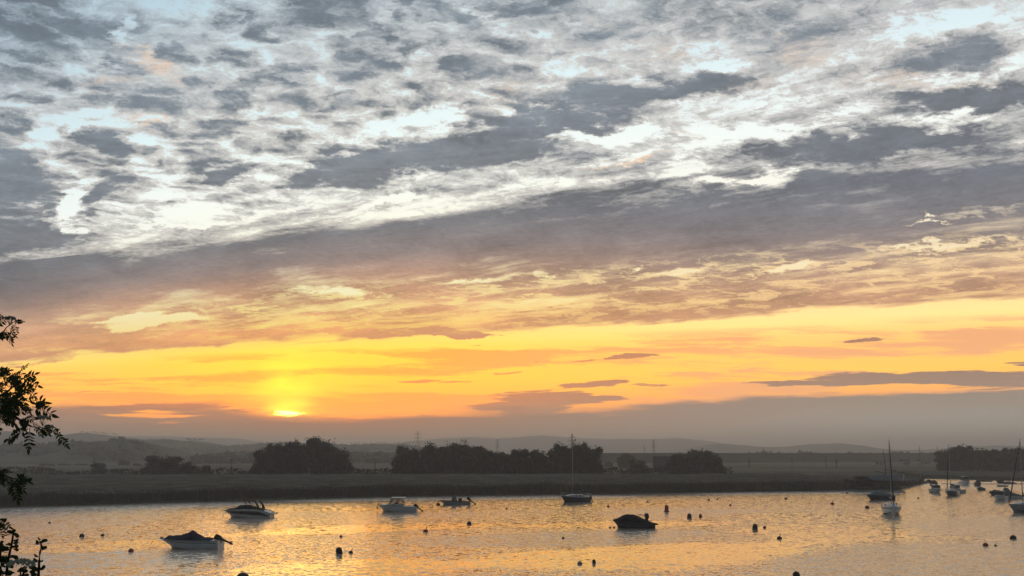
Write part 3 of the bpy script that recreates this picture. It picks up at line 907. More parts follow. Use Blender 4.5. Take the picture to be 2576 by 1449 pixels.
# (label, category, x, base, top, half width)
T('left end tree of the wood beneath the sun, low and round', 'tree', 668, 1190, 1120, 36, Y=262, group=GA, seed=1, skirt=1)
T('tree with a flat crown, second from the left in the wood beneath the sun', 'tree', 706, 1190, 1111, 42, Y=264, group=GA, seed=2, skirt=1)
T('tree with a spiky top left of the highest crown in the wood beneath the sun', 'tree', 752, 1190, 1107, 44, Y=262, group=GA, seed=3, skirt=1, m='foliage_dry')
T('highest round crown of the wood beneath the sun', 'tree', 812, 1190, 1096, 50, Y=266, group=GA, seed=4, quads=3800, skirt=1)
T('right end tree of the wood beneath the sun, falling away to the reeds', 'tree', 854, 1190, 1121, 36, Y=262, group=GA, seed=5, skirt=1)
T('low scrub bush at the right foot of the wood beneath the sun', 'bush', 636, 1190, 1176, 12, Y=260, seed=6, quads=700, skirt=1, leaf=.25)

T('rounded tree at the left end of the long central wood', 'tree', 1022, 1190, 1120, 36, Y=262, group=GB, seed=11, skirt=1)
T('tall tree with a flat top, second from the left in the central wood', 'tree', 1082, 1190, 1109, 44, Y=264, group=GB, seed=12, quads=3400, skirt=1)
T('tree between two taller crowns in the left half of the central wood', 'tree', 1130, 1190, 1111, 40, Y=268, group=GB, seed=13, skirt=1, m='foliage_dry')
T('tallest tree in the left half of the central wood', 'tree', 1172, 1190, 1108, 46, Y=266, group=GB, seed=14, quads=3400, skirt=1)
T('sloping tree at the right end of the left half of the central wood', 'tree', 1222, 1190, 1128, 34, Y=262, group=GB, seed=15, skirt=1)
T('low tree in the dip at the middle of the central wood', 'tree', 1268, 1190, 1136, 34, Y=260, group=GB, seed=16, skirt=1)
T('medium tree just right of the dip in the central wood', 'tree', 1314, 1190, 1128, 38, Y=262, group=GB, seed=17, skirt=1, m='foliage_dry')
T('tree left of the yacht mast in the central wood', 'tree', 1356, 1190, 1126, 34, Y=260, group=GB, seed=18, skirt=1)
T('tall tree directly behind the mast of the dark hulled yacht', 'tree', 1408, 1190, 1112, 42, Y=264, group=GB, seed=19, quads=3400, skirt=1)
T('tallest tree just right of the mast in the central wood', 'tree', 1452, 1190, 1108, 40, Y=268, group=GB, seed=20, quads=3000, skirt=1)
T('steep tree closing the right end of the central wood', 'tree', 1488, 1189, 1117, 30, Y=262, group=GB, seed=21, quads=3000, skirt=1)

T('pale hazy round tree right of the central wood, set back in the field', 'tree', 1576, 1180, 1141, 25, Y=420, seed=25, skirt=1)
T('dark low thicket bush in front of the hazy round tree', 'bush', 1606, 1185, 1157, 30, Y=300, seed=26, skirt=1, quads=1700)
T('small faint bush beside the central wood in the hazy field', 'bush', 1532, 1182, 1160, 14, Y=460, seed=27, quads=700, skirt=1)
T('dome shaped tree beside the barn roof', 'tree', 1712, 1186, 1136, 38, Y=285, seed=28, group='trees round the barn', skirt=1, m='foliage')
T('higher domed tree in the middle of the clump by the barn', 'tree', 1752, 1186, 1126, 42, Y=290, seed=29, group='trees round the barn', quads=3400, skirt=1)
T('right hand tree of the clump by the barn, ending in a low edge', 'tree', 1796, 1186, 1138, 30, Y=285, seed=30, group='trees round the barn', skirt=1)

T('broad bush mound left of the wood beneath the sun', 'bush', 398, 1188, 1145, 42, Y=275, seed=33, quads=2400, skirt=1)
T('rounded bush joined to the right of the broad mound', 'bush', 432, 1188, 1146, 32, Y=272, seed=34, quads=1900, skirt=1, m='foliage_dry')
T('dark low bush in front of the broad mound', 'bush', 466, 1190, 1162, 34, Y=260, seed=35, quads=1700, skirt=1)
T('small bush standing alone right of the broad mound', 'bush', 518, 1189, 1167, 17, Y=268, seed=36, quads=900, skirt=1)
T('dark bush beneath the short telegraph pole at far left', 'bush', 250, 1180, 1162, 20, Y=330, seed=37, quads=900, skirt=1)
T('pale domed tree in the mist at far left', 'tree', 313, 1176, 1155, 14, Y=520, seed=38, quads=900, skirt=1)
T('low pale bush in the mist right of the pale domed tree', 'bush', 346, 1176, 1165, 11, Y=500, seed=39, quads=600, skirt=1)
T('faint bush in the mist, rightmost of the faint row at the left edge', 'bush', 205, 1176, 1166, 18, Y=520, seed=40, quads=600, skirt=1)
T('faint bush in the mist in the middle of the faint row at the left edge', 'bush', 165, 1176, 1168, 16, Y=520, seed=41, quads=600, skirt=1)
T('faint bush in the mist behind the foreground leaves', 'bush', 120, 1178, 1166, 20, Y=500, seed=42, quads=600, skirt=1)

for i, (x, tp, hw, lab) in enumerate([
        (2376, 1132, 26, 'low outer tree at the left end of the wood behind the moorings'), (2398, 1121, 30, 'tree on the shoulder left of the highest crown behind the moorings'),
        (2424, 1116, 34, 'highest domed crown of the wood behind the moorings'), (2458, 1123, 30, 'flat crowned tree right of the highest dome behind the moorings'),
        (2488, 1127, 26, 'tree before the notch in the wood behind the moorings'), (2514, 1132, 24, 'tree standing in the notch of the wood behind the moorings'),
        (2540, 1125, 28, 'tree just right of the notch in the wood behind the moorings'), (2580, 1122, 34, 'tree of the far wood at the right edge behind the tall mast')]):
    T(lab, 'tree', x, 1188, tp, hw, Y=345, group=GC, seed=50 + i, quads=2200, leaf=.42, skirt=1)

# hedge line behind the reeds, too tangled to count
def hedge(pts, H0, name, label, seed=2, n_=26):
    rnd = random.Random(seed); m_ = MB()
    for i in range(len(pts) - 1):
        a, b = pts[i], pts[i + 1]
        L_ = (b - a).length
        for k in range(int(L_ * n_)):
            t_ = rnd.random()
            p = a.lerp(b, t_)
            hh = H0 * (.6 + .8 * max(0, mnoise.noise(Vector((p.x * .09, p.y * .1, seed))) + .35))
            c = Vector((p.x + rnd.gauss(0, .4), p.y + rnd.gauss(0, 1.0), GZ + rnd.random() ** .7 * hh))
            u_ = Vector((rnd.gauss(0, 1), rnd.gauss(0, 1), rnd.gauss(0, 1))).normalized()
            w_ = u_.cross(Vector((rnd.gauss(0, 1), rnd.gauss(0, 1), rnd.gauss(0, 1)))).normalized()
            q = rnd.uniform(.25, .5)
            m_.add([c - u_ * q, c + w_ * q * .7, c + u_ * q, c - w_ * q * .7], [(0, 1, 2, 3)])
    return tag(m_.build(name, M['foliage'], smooth='keep'), label, 'hedge', kind='stuff')
hedge([at_y(x, 1140, Y_) for x, Y_ in ((-260, 272), (200, 272), (420, 268), (640, 262), (900, 262), (1000, 262), (1290, 262), (1520, 262), (1700, 280), (1840, 290))], 2.8, 'hedge', 'tangled low hedge along the back of the reed bed')

# ------------------------------------------------------------------ wooded skyline, beyond counting
def far_wood(pts, Y, r0, label, seed, n_=260, jit=1.0, m='foliage'):
    rnd = random.Random(seed); m_ = MB()
    P_ = [at_y(x, y, Y) for x, y in pts]
    X0, X1 = P_[0].x, P_[-1].x
    for k in range(n_):
        x = rnd.uniform(X0, X1); i = 0
        while i < len(P_) - 2 and P_[i + 1].x < x: i += 1
        z = P_[i].z + (P_[i + 1].z - P_[i].z) * (x - P_[i].x) / (P_[i + 1].x - P_[i].x)
        d = rnd.random()
        y = Y - d * Y * .13
        z = GZ + (z - GZ) * (1 - d * .62)
        r = r0 * rnd.uniform(.6, 1.3)
        c = Vector((x, y, z - r * .5))
        rings = []
        for i2 in range(5):
            th = math.pi * .62 * i2 / 4
            ring = []
            for j in range(8):
                ph = 2 * math.pi * j / 8
                dd = Vector((math.sin(th) * math.cos(ph), math.sin(th) * math.sin(ph), math.cos(th)))
                s_ = r * (.8 + .4 * mnoise.noise(dd * 1.7 + c))
                ring.append(c + dd * s_)
            rings.append(ring)
        m_.loft(rings, True)
        for q in range(14):
            dd = Vector((rnd.gauss(0, 1), rnd.gauss(0, 1), abs(rnd.gauss(0, 1)))).normalized() * r * rnd.uniform(.8, 1.15)
            u_ = Vector((rnd.gauss(0, 1), rnd.gauss(0, 1), rnd.gauss(0, 1))).normalized() * r * .22
            w_ = u_.cross(dd).normalized() * r * .14
            p = c + dd
            m_.add([p - u_, p + w_, p + u_, p - w_], [(0, 1, 2, 3)])
    return tag(m_.build('distant_wood', M[m], smooth='keep'), label, 'woodland', kind='stuff')
far_wood([(-300, 1120), (-50, 1124), (0, 1122), (25, 1120), (60, 1125), (110, 1117), (150, 1121), (190, 1115), (230, 1118), (265, 1114), (300, 1107), (330, 1107), (350, 1112), (380, 1130), (430, 1152)], 755, 6.5, 'dark misty woodland covering the nearest hill at left', 3, 330)
far_wood([(-200, 1092), (0, 1089), (30, 1088), (70, 1093), (180, 1098), (205, 1092), (260, 1096), (300, 1102), (360, 1108)], 1690, 9, 'pale woodland on the crest of the farther left hill', 4, 170)
far_wood([(400, 1107), (450, 1110), (500, 1116), (560, 1122), (604, 1122), (640, 1117), (715, 1114), (868, 1119), (965, 1117), (1048, 1121), (1130, 1134)], 1240, 5.5, 'hazy woodland along the middle ridge', 5, 260)
far_wood([(500, 1150), (560, 1141), (660, 1139), (760, 1138), (960, 1140), (1040, 1144)], 690, 4.5, 'misty plantation on the slope seen between the two woods', 6, 130)

# row of tall spindly poplars on the ridge between the two woods, and the wind bent pines on the far crest
def spindly(name, label, cat, x, ybase, ytop, Y, group, seed, kind='poplar'):
    rnd = random.Random(seed)
    b_ = at_y(x, ybase, Y); tp = at_y(x, ytop, Y)
    Hh = tp.z - b_.z
    root = thing(name, label, cat, b_, 0, group)
    tr = MB().tube([(0, 0, -2), (rnd.uniform(-.2, .2), 0, Hh * .5), (rnd.uniform(-.5, .5), 0, Hh * .92)], [Hh * .025, Hh * .018, Hh * .006], 5)
    tr.build('trunk', M['bark'], root)
    cr = MB()
    n_ = 90
    for k in range(n_):
        if kind == 'poplar':
            z_ = Hh * rnd.uniform(.45, 1.0); rr = Hh * .13 * math.sin(math.pi * min(1, (z_ / Hh - .3) / .75))
            p = Vector((rnd.gauss(0, .6) * rr, rnd.gauss(0, .6) * rr, z_)); q = Hh * .05
        else:
            z_ = Hh * rnd.gauss(.85, .1); rr = Hh * .42
            p = Vector((rnd.uniform(-1, 1) * rr + Hh * .12, rnd.uniform(-1, 1) * rr, z_)); q = Hh * .09
        u_ = Vector((rnd.gauss(0, 1), rnd.gauss(0, 1), rnd.gauss(0, .5))).normalized() * q * rnd.uniform(.6, 1.4)
        w_ = u_.cross(Vector((rnd.gauss(0, 1), rnd.gauss(0, 1), rnd.gauss(0, 1)))).normalized() * q * .6
        cr.add([p - u_, p + w_, p + u_, p - w_], [(0, 1, 2, 3)])
    cr.build('crown', M['foliage'], root, smooth='keep')
    return root
PGL = 'one of the tall thin trees in the row on the ridge between the two woods'
for i in range(26):
    x = 884 + i * 7.0 + random.uniform(-1.5, 1.5)
    if 1044 < x < 1058: x += 10
    spindly('ridge_tree', PGL, 'tree', x, 1122, 1112 + random.uniform(-1.5, 2.0), 1235, 'tall thin trees in a row on the ridge', 100 + i)
for i in range(14):
    spindly('ridge_tree', 'one of the tall thin trees crowning the ridge left of the wood beneath the sun', 'tree', 650 + i * 6.3 + random.uniform(-1.5, 1.5), 1118, 1110.5 + random.uniform(-1, 2), 1235, 'tall thin trees on the ridge left of the wood', 140 + i)
for i, x in enumerate((205, 218, 226, 234, 242, 249, 256, 264, 272, 284, 292)):
    spindly('pine_tree', 'one of the wind bent pines on the far left crest', 'tree', x, 1094 + max(0, x - 250) * .12, 1085 + (i % 3) * 1.6 + max(0, x - 240) * .10, 1690, 'wind bent pines on the far left crest', 160 + i, 'pine')
for i, x in enumerate((471, 478, 488, 499, 506)):
    spindly('pine_tree', 'one of the flat topped pines standing free on the middle ridge at left', 'tree', x, 1112, 1103 + (i % 2) * 1.5, 1240, 'flat topped pines on the middle ridge', 180 + i, 'pine')

# ------------------------------------------------------------------ railway embankment with skyline trees
def embankment():
    root = thing('railway_embankment', 'long straight railway embankment with a dark parapet crossing the marsh at right', 'embankment', (0, 0, 0))
    a = at_y(1470, 1140, 640); b = at_y(2700, 1140, 800)
    m_ = MB(); rings = []; pr = MB(); rp = []
    for i in range(61):
        p = a.lerp(b, i / 60)
        h = 7.1 + .12 * mnoise.noise(Vector((p.x * .05, 0, 0)))
        rings.append([Vector((p.x, p.y - 15, 0)), Vector((p.x, p.y - 8, 3.3 + mnoise.noise(Vector((p.x * .08, 4, 0))) * .6)), Vector((p.x, p.y - 3.5, h)), Vector((p.x, p.y + 3.5, h)), Vector((p.x, p.y + 15, 0))])
        rp.append([Vector((p.x, p.y - 3.3, h - .2)), Vector((p.x, p.y - 3.3, 8.35)), Vector((p.x, p.y - 3.0, 8.35)), Vector((p.x, p.y - 3.0, h - .2))])
    m_.loft(rings); m_.build('slope', M['embank'], root, smooth=True)
    pr.loft(rp, True); pr.build('parapet', M['wood'], root)
embankment()
SKY = 'hazy round trees on the skyline behind the railway embankment'
for i, (x, yt, hw) in enumerate([(1885, 1135.5, 8), (1905, 1134, 6), (1921, 1129.5, 10), (1938, 1133, 8), (1960, 1134, 6), (1992, 1135.5, 9), (2013, 1129.5, 9), (2034, 1132, 16), (2052, 1135, 8), (2082, 1137, 7), (2107, 1135.5, 13), (2137, 1134, 12), (2163, 1136.5, 8), (2187, 1137, 7), (2222, 1136.5, 9),
                                 (2250, 1133.5, 10), (2268, 1133, 10), (2283, 1134, 8), (2322, 1136, 10), (2342, 1137, 8), (2362, 1131, 12), (2380, 1127, 12)]):
    t_ = T('one of the hazy round trees on the skyline behind the railway embankment', 'tree', x, 1145, yt, hw, Y=905, group=SKY, seed=200 + i, quads=420, leaf=1.1, skirt=1)

# ------------------------------------------------------------------ pylons, poles, barn
def pylon(label, x, ytop, Y, arms=3, narrow=1.0, Hm=None, wires=True):
    tp = at_y(x, ytop, Y)
    Hh = tp.z - GZ
    root = thing('pylon', label, 'pylon', (tp.x, Y, GZ), R(8), 'power line pylons on the skyline')
    w0, w1 = Hh * .085 * narrow, Hh * .012
    m_ = MB()
    r = Hh * .0055
    lev = [0, .2, .37, .52, .64, .74, .83, .91, 1.0]
    def cor(k, f):
        w = w0 + (w1 - w0) * min(1, f * 1.15)
        return Vector((w * (1, 1, -1, -1)[k % 4], w * (1, -1, -1, 1)[k % 4], Hh * f))
    for k in range(4): m_.tube([cor(k, f) for f in lev], r, 4, False)
    for i in range(len(lev) - 1):
        for k in range(4):
            m_.tube([cor(k, lev[i]), cor(k + 1, lev[i + 1])], r * .6, 3, False)
            m_.tube([cor(k + 1, lev[i]), cor(k, lev[i + 1])], r * .6, 3, False)
    m_.build('lattice_tower', M['pylon'], root)
    for j in range(arms):
        f = .62 + j * .13; L_ = Hh * (.15 - .02 * j)
        a_ = MB()
        for s_ in (-1, 1):
            a_.tube([(0, 0, Hh * f), (s_ * L_, 0, Hh * f)], r * .9, 4)
            a_.tube([(0, 0, Hh * (f + .045)), (s_ * L_, 0, Hh * f)], r * .7, 4)
            a_.tube([(s_ * L_, 0, Hh * f), (s_ * L_, 0, Hh * (f - .03))], r * .8, 4)
        a_.build('crossarm', M['pylon'], root)
    return root
pylon('tall pylon standing alone between the two woods', 1051, 1084.5, 1150)
pylon('twin legged pale pylon above the dip of the central wood', 1251, 1105, 1000)
pylon('pylon rising behind the mast of the dark hulled yacht', 1439, 1091, 620)
pylon('shorter of the two close pylons right of the central wood', 1621, 1119, 1350)
pylon('taller of the two close pylons right of the central wood', 1644, 1105.5, 980)
pylon('small lattice tower left of the wood behind the moorings', 2357.5, 1123, 1150, arms=1)
def pole(label, x, yt, yb, Y, cross=True, r=.16, name='telegraph_pole'):
    tp, bt = at_y(x, yt, Y), at_y(x, yb, Y)
    root = thing(name, label, 'pole', (tp.x, Y, GZ))
    Hh = tp.z - GZ
    MB().tube([(0, 0, -.3), (0, 0, Hh)], [r, r * .75], 7).build('post', M['wood'], root)
    if cross: MB().box((0, 0, Hh - .5), (2.0, .16, .18)).build('crossbar', M['wood'], root)
    return root
pole('telegraph pole beside the broad bush mound left of the sunlit wood', 583, 1153, 1176, 330)
pole('telegraph pole in the gap between the two woods', 944, 1153, 1176, 330)
pole('short telegraph pole above the dark bush at far left', 236, 1158, 1170, 335)
pole('slim pole on the marsh left of the tall hazy dead tree', 2077.5, 1147, 1173, 430, False)
pole('bare mast like pole on the marsh at the middle right', 1992, 1150, 1173, 430, False)
def dead_tree(label, x, yt, Y, seed):
    rnd = random.Random(seed)
    tp = at_y(x, yt, Y); Hh = tp.z - GZ
    root = thing('dead_tree', label, 'tree', (tp.x, Y, GZ))
    m_ = MB().tube([(0, 0, -.3), (.1, 0, Hh * .5), (-.15, 0, Hh)], [.28, .2, .05], 6)
    m_.build('trunk', M['bark'], root)
    l_ = MB()
    for k in range(8):
        a = rnd.random() * 6.28; h0 = Hh * rnd.uniform(.35, .85); L_ = Hh * .22
        l_.tube([(0, 0, h0), (math.cos(a) * L_ * .6, math.sin(a) * L_ * .6, h0 + L_ * .6), (math.cos(a) * L_, math.sin(a) * L_, h0 + L_ * 1.3)], [.09, .05, .02], 5)
    l_.build('branch', M['bark'], root)
dead_tree('bare dead tree standing in the hazy marsh before the embankment', 2104, 1151, 440, 4)
dead_tree('thin dead tree at the left of the embankment field', 1884, 1154, 440, 9)

def barn():
    p = at_y(1668, 1140, 330)
    root = thing('barn', 'barn with a steep dark roof half hidden beside the domed trees', 'barn', (p.x, 330, GZ), R(-14))
    MB().box((0, 0, 1.5), (7.4, 5, 3.4)).build('wall', M['wood'], root)
    m_ = MB(); h = 6.6
    rg = []
    for x in (-4.1, 4.1): rg.append([Vector((x, -3.1, 2.9)), Vector((x, 0, h)), Vector((x, 3.1, 2.9)), Vector((x, 3.1, 2.7)), Vector((x, 0, h - .25)), Vector((x, -3.1, 2.7))])
    m_.loft(rg, True); k = len(m_.v) - 12
    m_.f += [(k, k + 1, k + 2, k + 3, k + 4, k + 5)[::-1], (k + 6, k + 7, k + 8, k + 9, k + 10, k + 11)]
    m_.build('roof', M['far_roof'], root)
    for x in (-3.7, 3.7): MB().add([(x, -2.5, 3.15), (x, 2.5, 3.15), (x, 0, h - .3)], [(0, 1, 2)]).build('gable', M['wood'], root)
    MB().box((-1.2, -2.53, 1.3), (2.0, .06, 2.4)).build('door', M['far_roof'], root)
barn()

def cottage(label, x, yb, Y, w, h, rz, seed):
    p = at_y(x, 1140, Y)
    root = thing('cottage', label, 'house', (p.x, Y, GZ), rz)
    MB().box((0, 0, h * .5), (w, w * .6, h)).build('wall', M['far_wall'], root)
    m_ = MB(); rg = []
    for xx in (-w * .53, w * .53): rg.append([Vector((xx, -w * .36, h * .94)), Vector((xx, 0, h * 1.55)), Vector((xx, w * .36, h * .94))])
    m_.loft(rg)
    for k in (0, 3): m_.f.append((len(m_.v) - 6 + k, len(m_.v) - 5 + k, len(m_.v) - 4 + k))
    rf = m_.build('roof', M['far_roof'], root)
    MB().box((w * .3, 0, h * 1.6), (w * .08, w * .08, h * .35)).build('chimney', M['far_wall'], rf)
    for k in (-.3, .28):
        MB().box((w * k, -w * .302, h * .55), (w * .13, .08, h * .3)).build('window', M['window'], root)
    MB().box((0, -w * .302, h * .33), (w * .1, .08, h * .6)).build('door', M['far_roof'], root)
cottage('white cottage at the foot of the embankment, with the brightest gable', 2274, 1172, 520, 6, 2.8, R(20), 1)
cottage('pale low cottage left of the white one below the embankment', 2213, 1172, 540, 8, 2.2, R(-10), 2)
cottage('faint pale cottage beside the left edge of the wood behind the moorings', 2322, 1172, 560, 7, 2.4, R(5), 3)
# ------------------------------------------------------------------ boats: bow along +x, waterline at z = 0
def interp(lst, t):
    if t <= lst[0][0]: return lst[0][1]
    for (a, va), (b, vb) in zip(lst, lst[1:]):
        if t <= b: return va + (vb - va) * (t - a) / max(1e-9, b - a)
    return lst[-1][1]
def smoothst(lst, t): return (interp(lst, t - .03) + interp(lst, t) + interp(lst, t + .03)) / 3

class Hull:
    def __init__(s, L, B, sheer, rake=.16, draft=.25, tr=.86, full=2.3, chine=.84):
        s.L, s.B, s.sheer, s.rake, s.draft, s.tr, s.full, s.ch = L, B, sheer, rake, draft, tr, full, chine
    def w(s, t):
        a = s.tr + (1 - s.tr) * math.sin(min(1, t / .45) * math.pi / 2)
        b = 1 if t <= .45 else max(0, 1 - ((t - .45) / .55) ** s.full)
        return s.B / 2 * a * b ** .75
    def h(s, t): return smoothst(s.sheer, t)
    def x(s, t): return -s.L / 2 + s.L * t
    def side(s, t, f):
        """a point on the starboard (-y) side; f = 0 at the chine, 1 at the sheer"""
        top = Vector((s.x(t), s.w(t), s.h(t)))
        zc = -.04 + s.h(t) * .42 * t ** 3
        k = s.rake * s.L * t ** 2.2
        low = Vector((s.x(t) - k * .82, s.w(t) * s.ch * (1 - .3 * t ** 3), zc))
        p = low.lerp(top, f)
        p.y += s.w(t) * .035 * math.sin(math.pi * f)
        return p
    def section(s, t):
        r = [s.side(t, f) for f in (1, .75, .5, .25, 0)]
        kz = -s.draft + (s.draft * .9) * t ** 4
        r.append(Vector((s.x(t) - s.rake * s.L * t ** 2.2, s.w(t) * .3, (kz + r[-1].z) / 2 - .03)))
        keel = Vector((s.x(t) - s.rake * s.L * t ** 2.2, 0, kz))
        return [Vector((p.x, -p.y, p.z)) for p in r] + [keel] + [p for p in reversed(r)]
    def build(s, root, m, deckm, n=18, rub='rubber', deck_drop=.03, deck_t=(0, 1)):
        ts = [1 - (1 - i / n) ** 1.25 for i in range(n + 1)]
        mb = MB(); mb.loft([s.section(t) for t in ts])
        k = len(s.section(0)); mb.f.append(tuple(range(k)))
        hl = mb.build('hull', M[m], root); auto_smooth(hl, 35)
        d = MB(); d.loft([[Vector((s.x(t), -s.w(t) * .985, s.h(t) - deck_drop)), Vector((s.x(t), 0, s.h(t) - deck_drop + .05 * s.w(t))), Vector((s.x(t), s.w(t) * .985, s.h(t) - deck_drop))] for t in ts])
        d.build('deck', M[deckm], root)
        g = MB()
        pl = [Vector((s.x(t), -s.w(t) - .01, s.h(t) - .01)) for t in ts] + [Vector((s.x(t), s.w(t) + .01, s.h(t) - .01)) for t in reversed(ts)]
        g.tube(pl, .028, 6); g.build('gunwale', M[rub], root)
    def band(s, root, name, m, t0, t1, f0, f1, n=14, out=.012):
        for sg in (-1, 1):
            rings = []
            for i in range(n + 1):
                t = t0 + (t1 - t0) * i / n
                a, b = (f0(t) if callable(f0) else f0), (f1(t) if callable(f1) else f1)
                r = []
                for q in range(4):
                    p = s.side(t, a + (b - a) * q / 3); r.append(Vector((p.x, sg * (p.y + out), p.z)))
                rings.append(r)
            MB().loft(rings).build(name, M[m], root, smooth=True)
    def cover(s, root, name, m, prof, flat=1.5, w=1.0, sag=.03):
        """canvas stretched from gunwale to gunwale over a ridge profile [(t, height over sheer)]"""
        rings = []
        t0, t1 = prof[0][0], prof[-1][0]
        for i in range(31):
            t = t0 + (t1 - t0) * i / 30
            r = interp(prof, t)
            ring = []
            for j in range(13):
                q = -1 + j / 6
                z = s.h(t) + .015 + r * (1 - abs(q) ** flat) - sag * math.sin(i * 1.3) * (1 - abs(q)) * .5
                if abs(q) > .99: z = s.h(t) - .07
                ring.append(Vector((s.x(t), q * (s.w(t) * w + .025), z)))
            rings.append(ring)
        b = MB(); b.loft(rings)
        for k in (0, 30): b.f.append(tuple(range(k * 13, k * 13 + 13)))
        o = b.build(name, M[m], root); auto_smooth(o, 50)
        return o

def outboard(root, x, y, z, tilt=45, s=1.0, leg=.95):
    """cowling over the transom, leg swung up and aft by the tilt angle"""
    a = R(tilt)
    d = Vector((-math.sin(a), 0, -math.cos(a))); u = Vector((-math.cos(a), 0, math.sin(a)))
    o = Vector((x, y, z))
    def P(q, w_, h_): return o + Vector((0, w_, 0)) + d * q + u * h_
    rings = []
    for q, hw, f, b in ((-.62, .10, -.12, .12), (-.58, .17, -.2, .22), (-.4, .2, -.24, .27), (-.15, .19, -.2, .25), (-.02, .13, -.12, .2)):
        ring = []
        for j in range(10):
            g = 2 * math.pi * j / 10
            ring.append(P(q * s, hw * s * math.sin(g), ((f + b) / 2 + (b - f) / 2 * math.cos(g)) * s))
        rings.append(ring)
    m1 = MB(); m1.loft(rings, True); k = len(m1.v)
    m1.f += [tuple(range(10)), tuple(range(k - 10, k))]
    cw = m1.build('outboard_motor', M['motor'], root); auto_smooth(cw, 50)
    m2 = MB(); rings = []
    for q, hw, f, b in ((-.05, .06, -.1, .13), (.35 * leg, .045, -.07, .09), (.7 * leg, .04, -.06, .09), (.98 * leg, .04, -.07, .1), (1.12 * leg, .015, -.02, .04)):
        rings.append([P(q * s, hw * s * sy, (f if sx < 0 else b) * s) for sx, sy in ((-1, -1), (1, -1), (1, 1), (-1, 1))])
    m2.loft(rings, True); m2.f.append((len(m2.v) - 4, len(m2.v) - 3, len(m2.v) - 2, len(m2.v) - 1))
    m2.build('leg', M['motor'], cw)
    m3 = MB(); c = P(.9 * leg * s, 0, .16 * s)
    m3.tube([P(.9 * leg * s, 0, -.1 * s), P(.9 * leg * s, 0, .22 * s)], .05 * s, 8)
    for k in range(3):
        g = k * 2.094
        e = d * math.cos(g) + Vector((0, 1, 0)) * math.sin(g)
        sd = d * -math.sin(g) + Vector((0, 1, 0)) * math.cos(g)
        m3.add([c, c + e * .13 * s + sd * .06 * s, c + e * .19 * s, c + e * .13 * s - sd * .06 * s + u * .04 * s], [(0, 1, 2, 3)])
    m3.build('propeller', M['motor'], cw)
    MB().box(P(.05 * s, 0, -.16 * s), (.14 * s, .3 * s, .32 * s)).build('bracket', M['motor'], cw)

def place(name, label, x, y, B, rz, group=None, cat='boat'):
    p = ground(x, y); p.x *= 1 + B * .42 / p.y; p.y += B * .42
    return thing(name, label, cat, p, R(rz), group)

def rail(root, pts, posts=(), r=.018, name='bow_rail'):
    m_ = MB(); m_.tube(pts, r, 6)
    for a, b in posts: m_.tube([a, b], r * .9, 6)
    m_.build(name, M['steel'], root)

# 1 -- white runabout under a navy tent cover
r1 = place('covered_runabout', 'white motorboat under a peaked navy cover, outboard tilted up, nearest boat at left', 478, 1382, 2.0, 180)
H = Hull(5.35, 2.0, [(0, .72), (.5, .76), (.85, .82), (1, .86)], rake=.2, draft=.22)
H.build(r1, 'gel_white', 'gel_white', rub='gel_dirty')
H.band(r1, 'rubbing_strake', 'gel_navy', .02, .96, .70, .76)
H.cover(r1, 'cover', 'canvas_navy', [(.13, .02), (.16, .10), (.20, .2), (.25, .17), (.30, .24), (.38, .5), (.45, .76), (.47, .76), (.55, .52), (.67, .33), (.78, .27), (.86, .26), (.895, .04)], 1.25)
outboard(r1, -2.66, 0, .78, 66, 1.0, 1.0)
MB().tube([(2.62, 0, .84), (3.1, 0, .78), (3.5, .1, .2)], .012, 5).build('mooring_line', M['rig'], r1)
MB().box((2.5, 0, .9), (.2, .12, .1)).build('bow_roller', M['red_paint'], r1)

# 2 -- black and white sports boat with a tower
r2 = place('sports_boat', 'black and white sports boat with a swept arch and dark cover, left of centre', 623, 1302.5, 2.4, 180)
H = Hull(6.3, 2.4, [(0, .55), (.1, .84), (.25, 1.06), (.5, 1.12), (.8, 1.02), (1, .9)], rake=.16, draft=.25)
H.build(r2, 'gel_white', 'gel_white', rub='gel_grey')
H.band(r2, 'side_panel', 'gel_black', .03, .975, lambda t: .30 + .12 * t, lambda t: .74 - .35 * max(0, (.2 - t)) / .2 + .06 * t)
H.cover(r2, 'cover', 'canvas_black', [(.14, 0), (.2, .06), (.3, .18), (.42, .36), (.44, .42), (.64, .48), (.68, .38), (.74, .14), (.86, .12), (.93, .02)], 3.0, .96)
tw_ = MB()
for sg in (-1, 1):
    tw_.loft([[Vector((x + a, sg * y, z)) for a, y, z in ((-.16 * k, y0, z0), (.16 * k, y0, z0), (.16 * k, y0 - .07, z0), (-.16 * k, y0 - .07, z0))] for x, y0, z0, k in ((-1.75, 1.08, 1.05, 1.1), (-1.6, 1.05, 1.45, .9), (-1.35, 1.0, 1.85, .7), (-1.15, .95, 2.12, .5))], True)
tw_.tube([(-1.15, -.93, 2.12), (-1.12, 0, 2.2), (-1.15, .93, 2.12)], .05, 8)
for sg in (-1, 1): tw_.tube([(-1.15, sg * .9, 2.12), (-.5, sg * .86, 2.2), (.25, sg * .8, 2.16)], .035, 7)
tw_.tube([(.25, -.8, 2.16), (.25, .8, 2.16)], .035, 7)
ar = tw_.build('arch', M['gel_black'], r2)
MB().box((-.45, 0, 2.22), (1.5, 1.6, .07)).build('roof_canvas', M['canvas_black'], r2)
for sg in (-1, 1):
    MB().tube([(.25, sg * .8, 2.14), (.1, sg * .85, 1.9), (-.1, sg * .92, 1.62)], .05, 7).build('roof_strut', M['gel_black'], r2)
MB().lathe([(0, -.16), (.12, -.14), (.14, 0), (.12, .14), (0, .16)], 10, (.12, -.9, 1.86)).build('speaker', M['gel_black'], r2)
MB().lathe([(0, -.16), (.12, -.14), (.14, 0), (.12, .14), (0, .16)], 10, (-1.42, -1.05, 1.75)).build('speaker', M['gel_black'], r2)
MB().box((-3.28, 0, .44), (.5, 1.9, .1)).build('swim_platform', M['gel_grey'], r2)
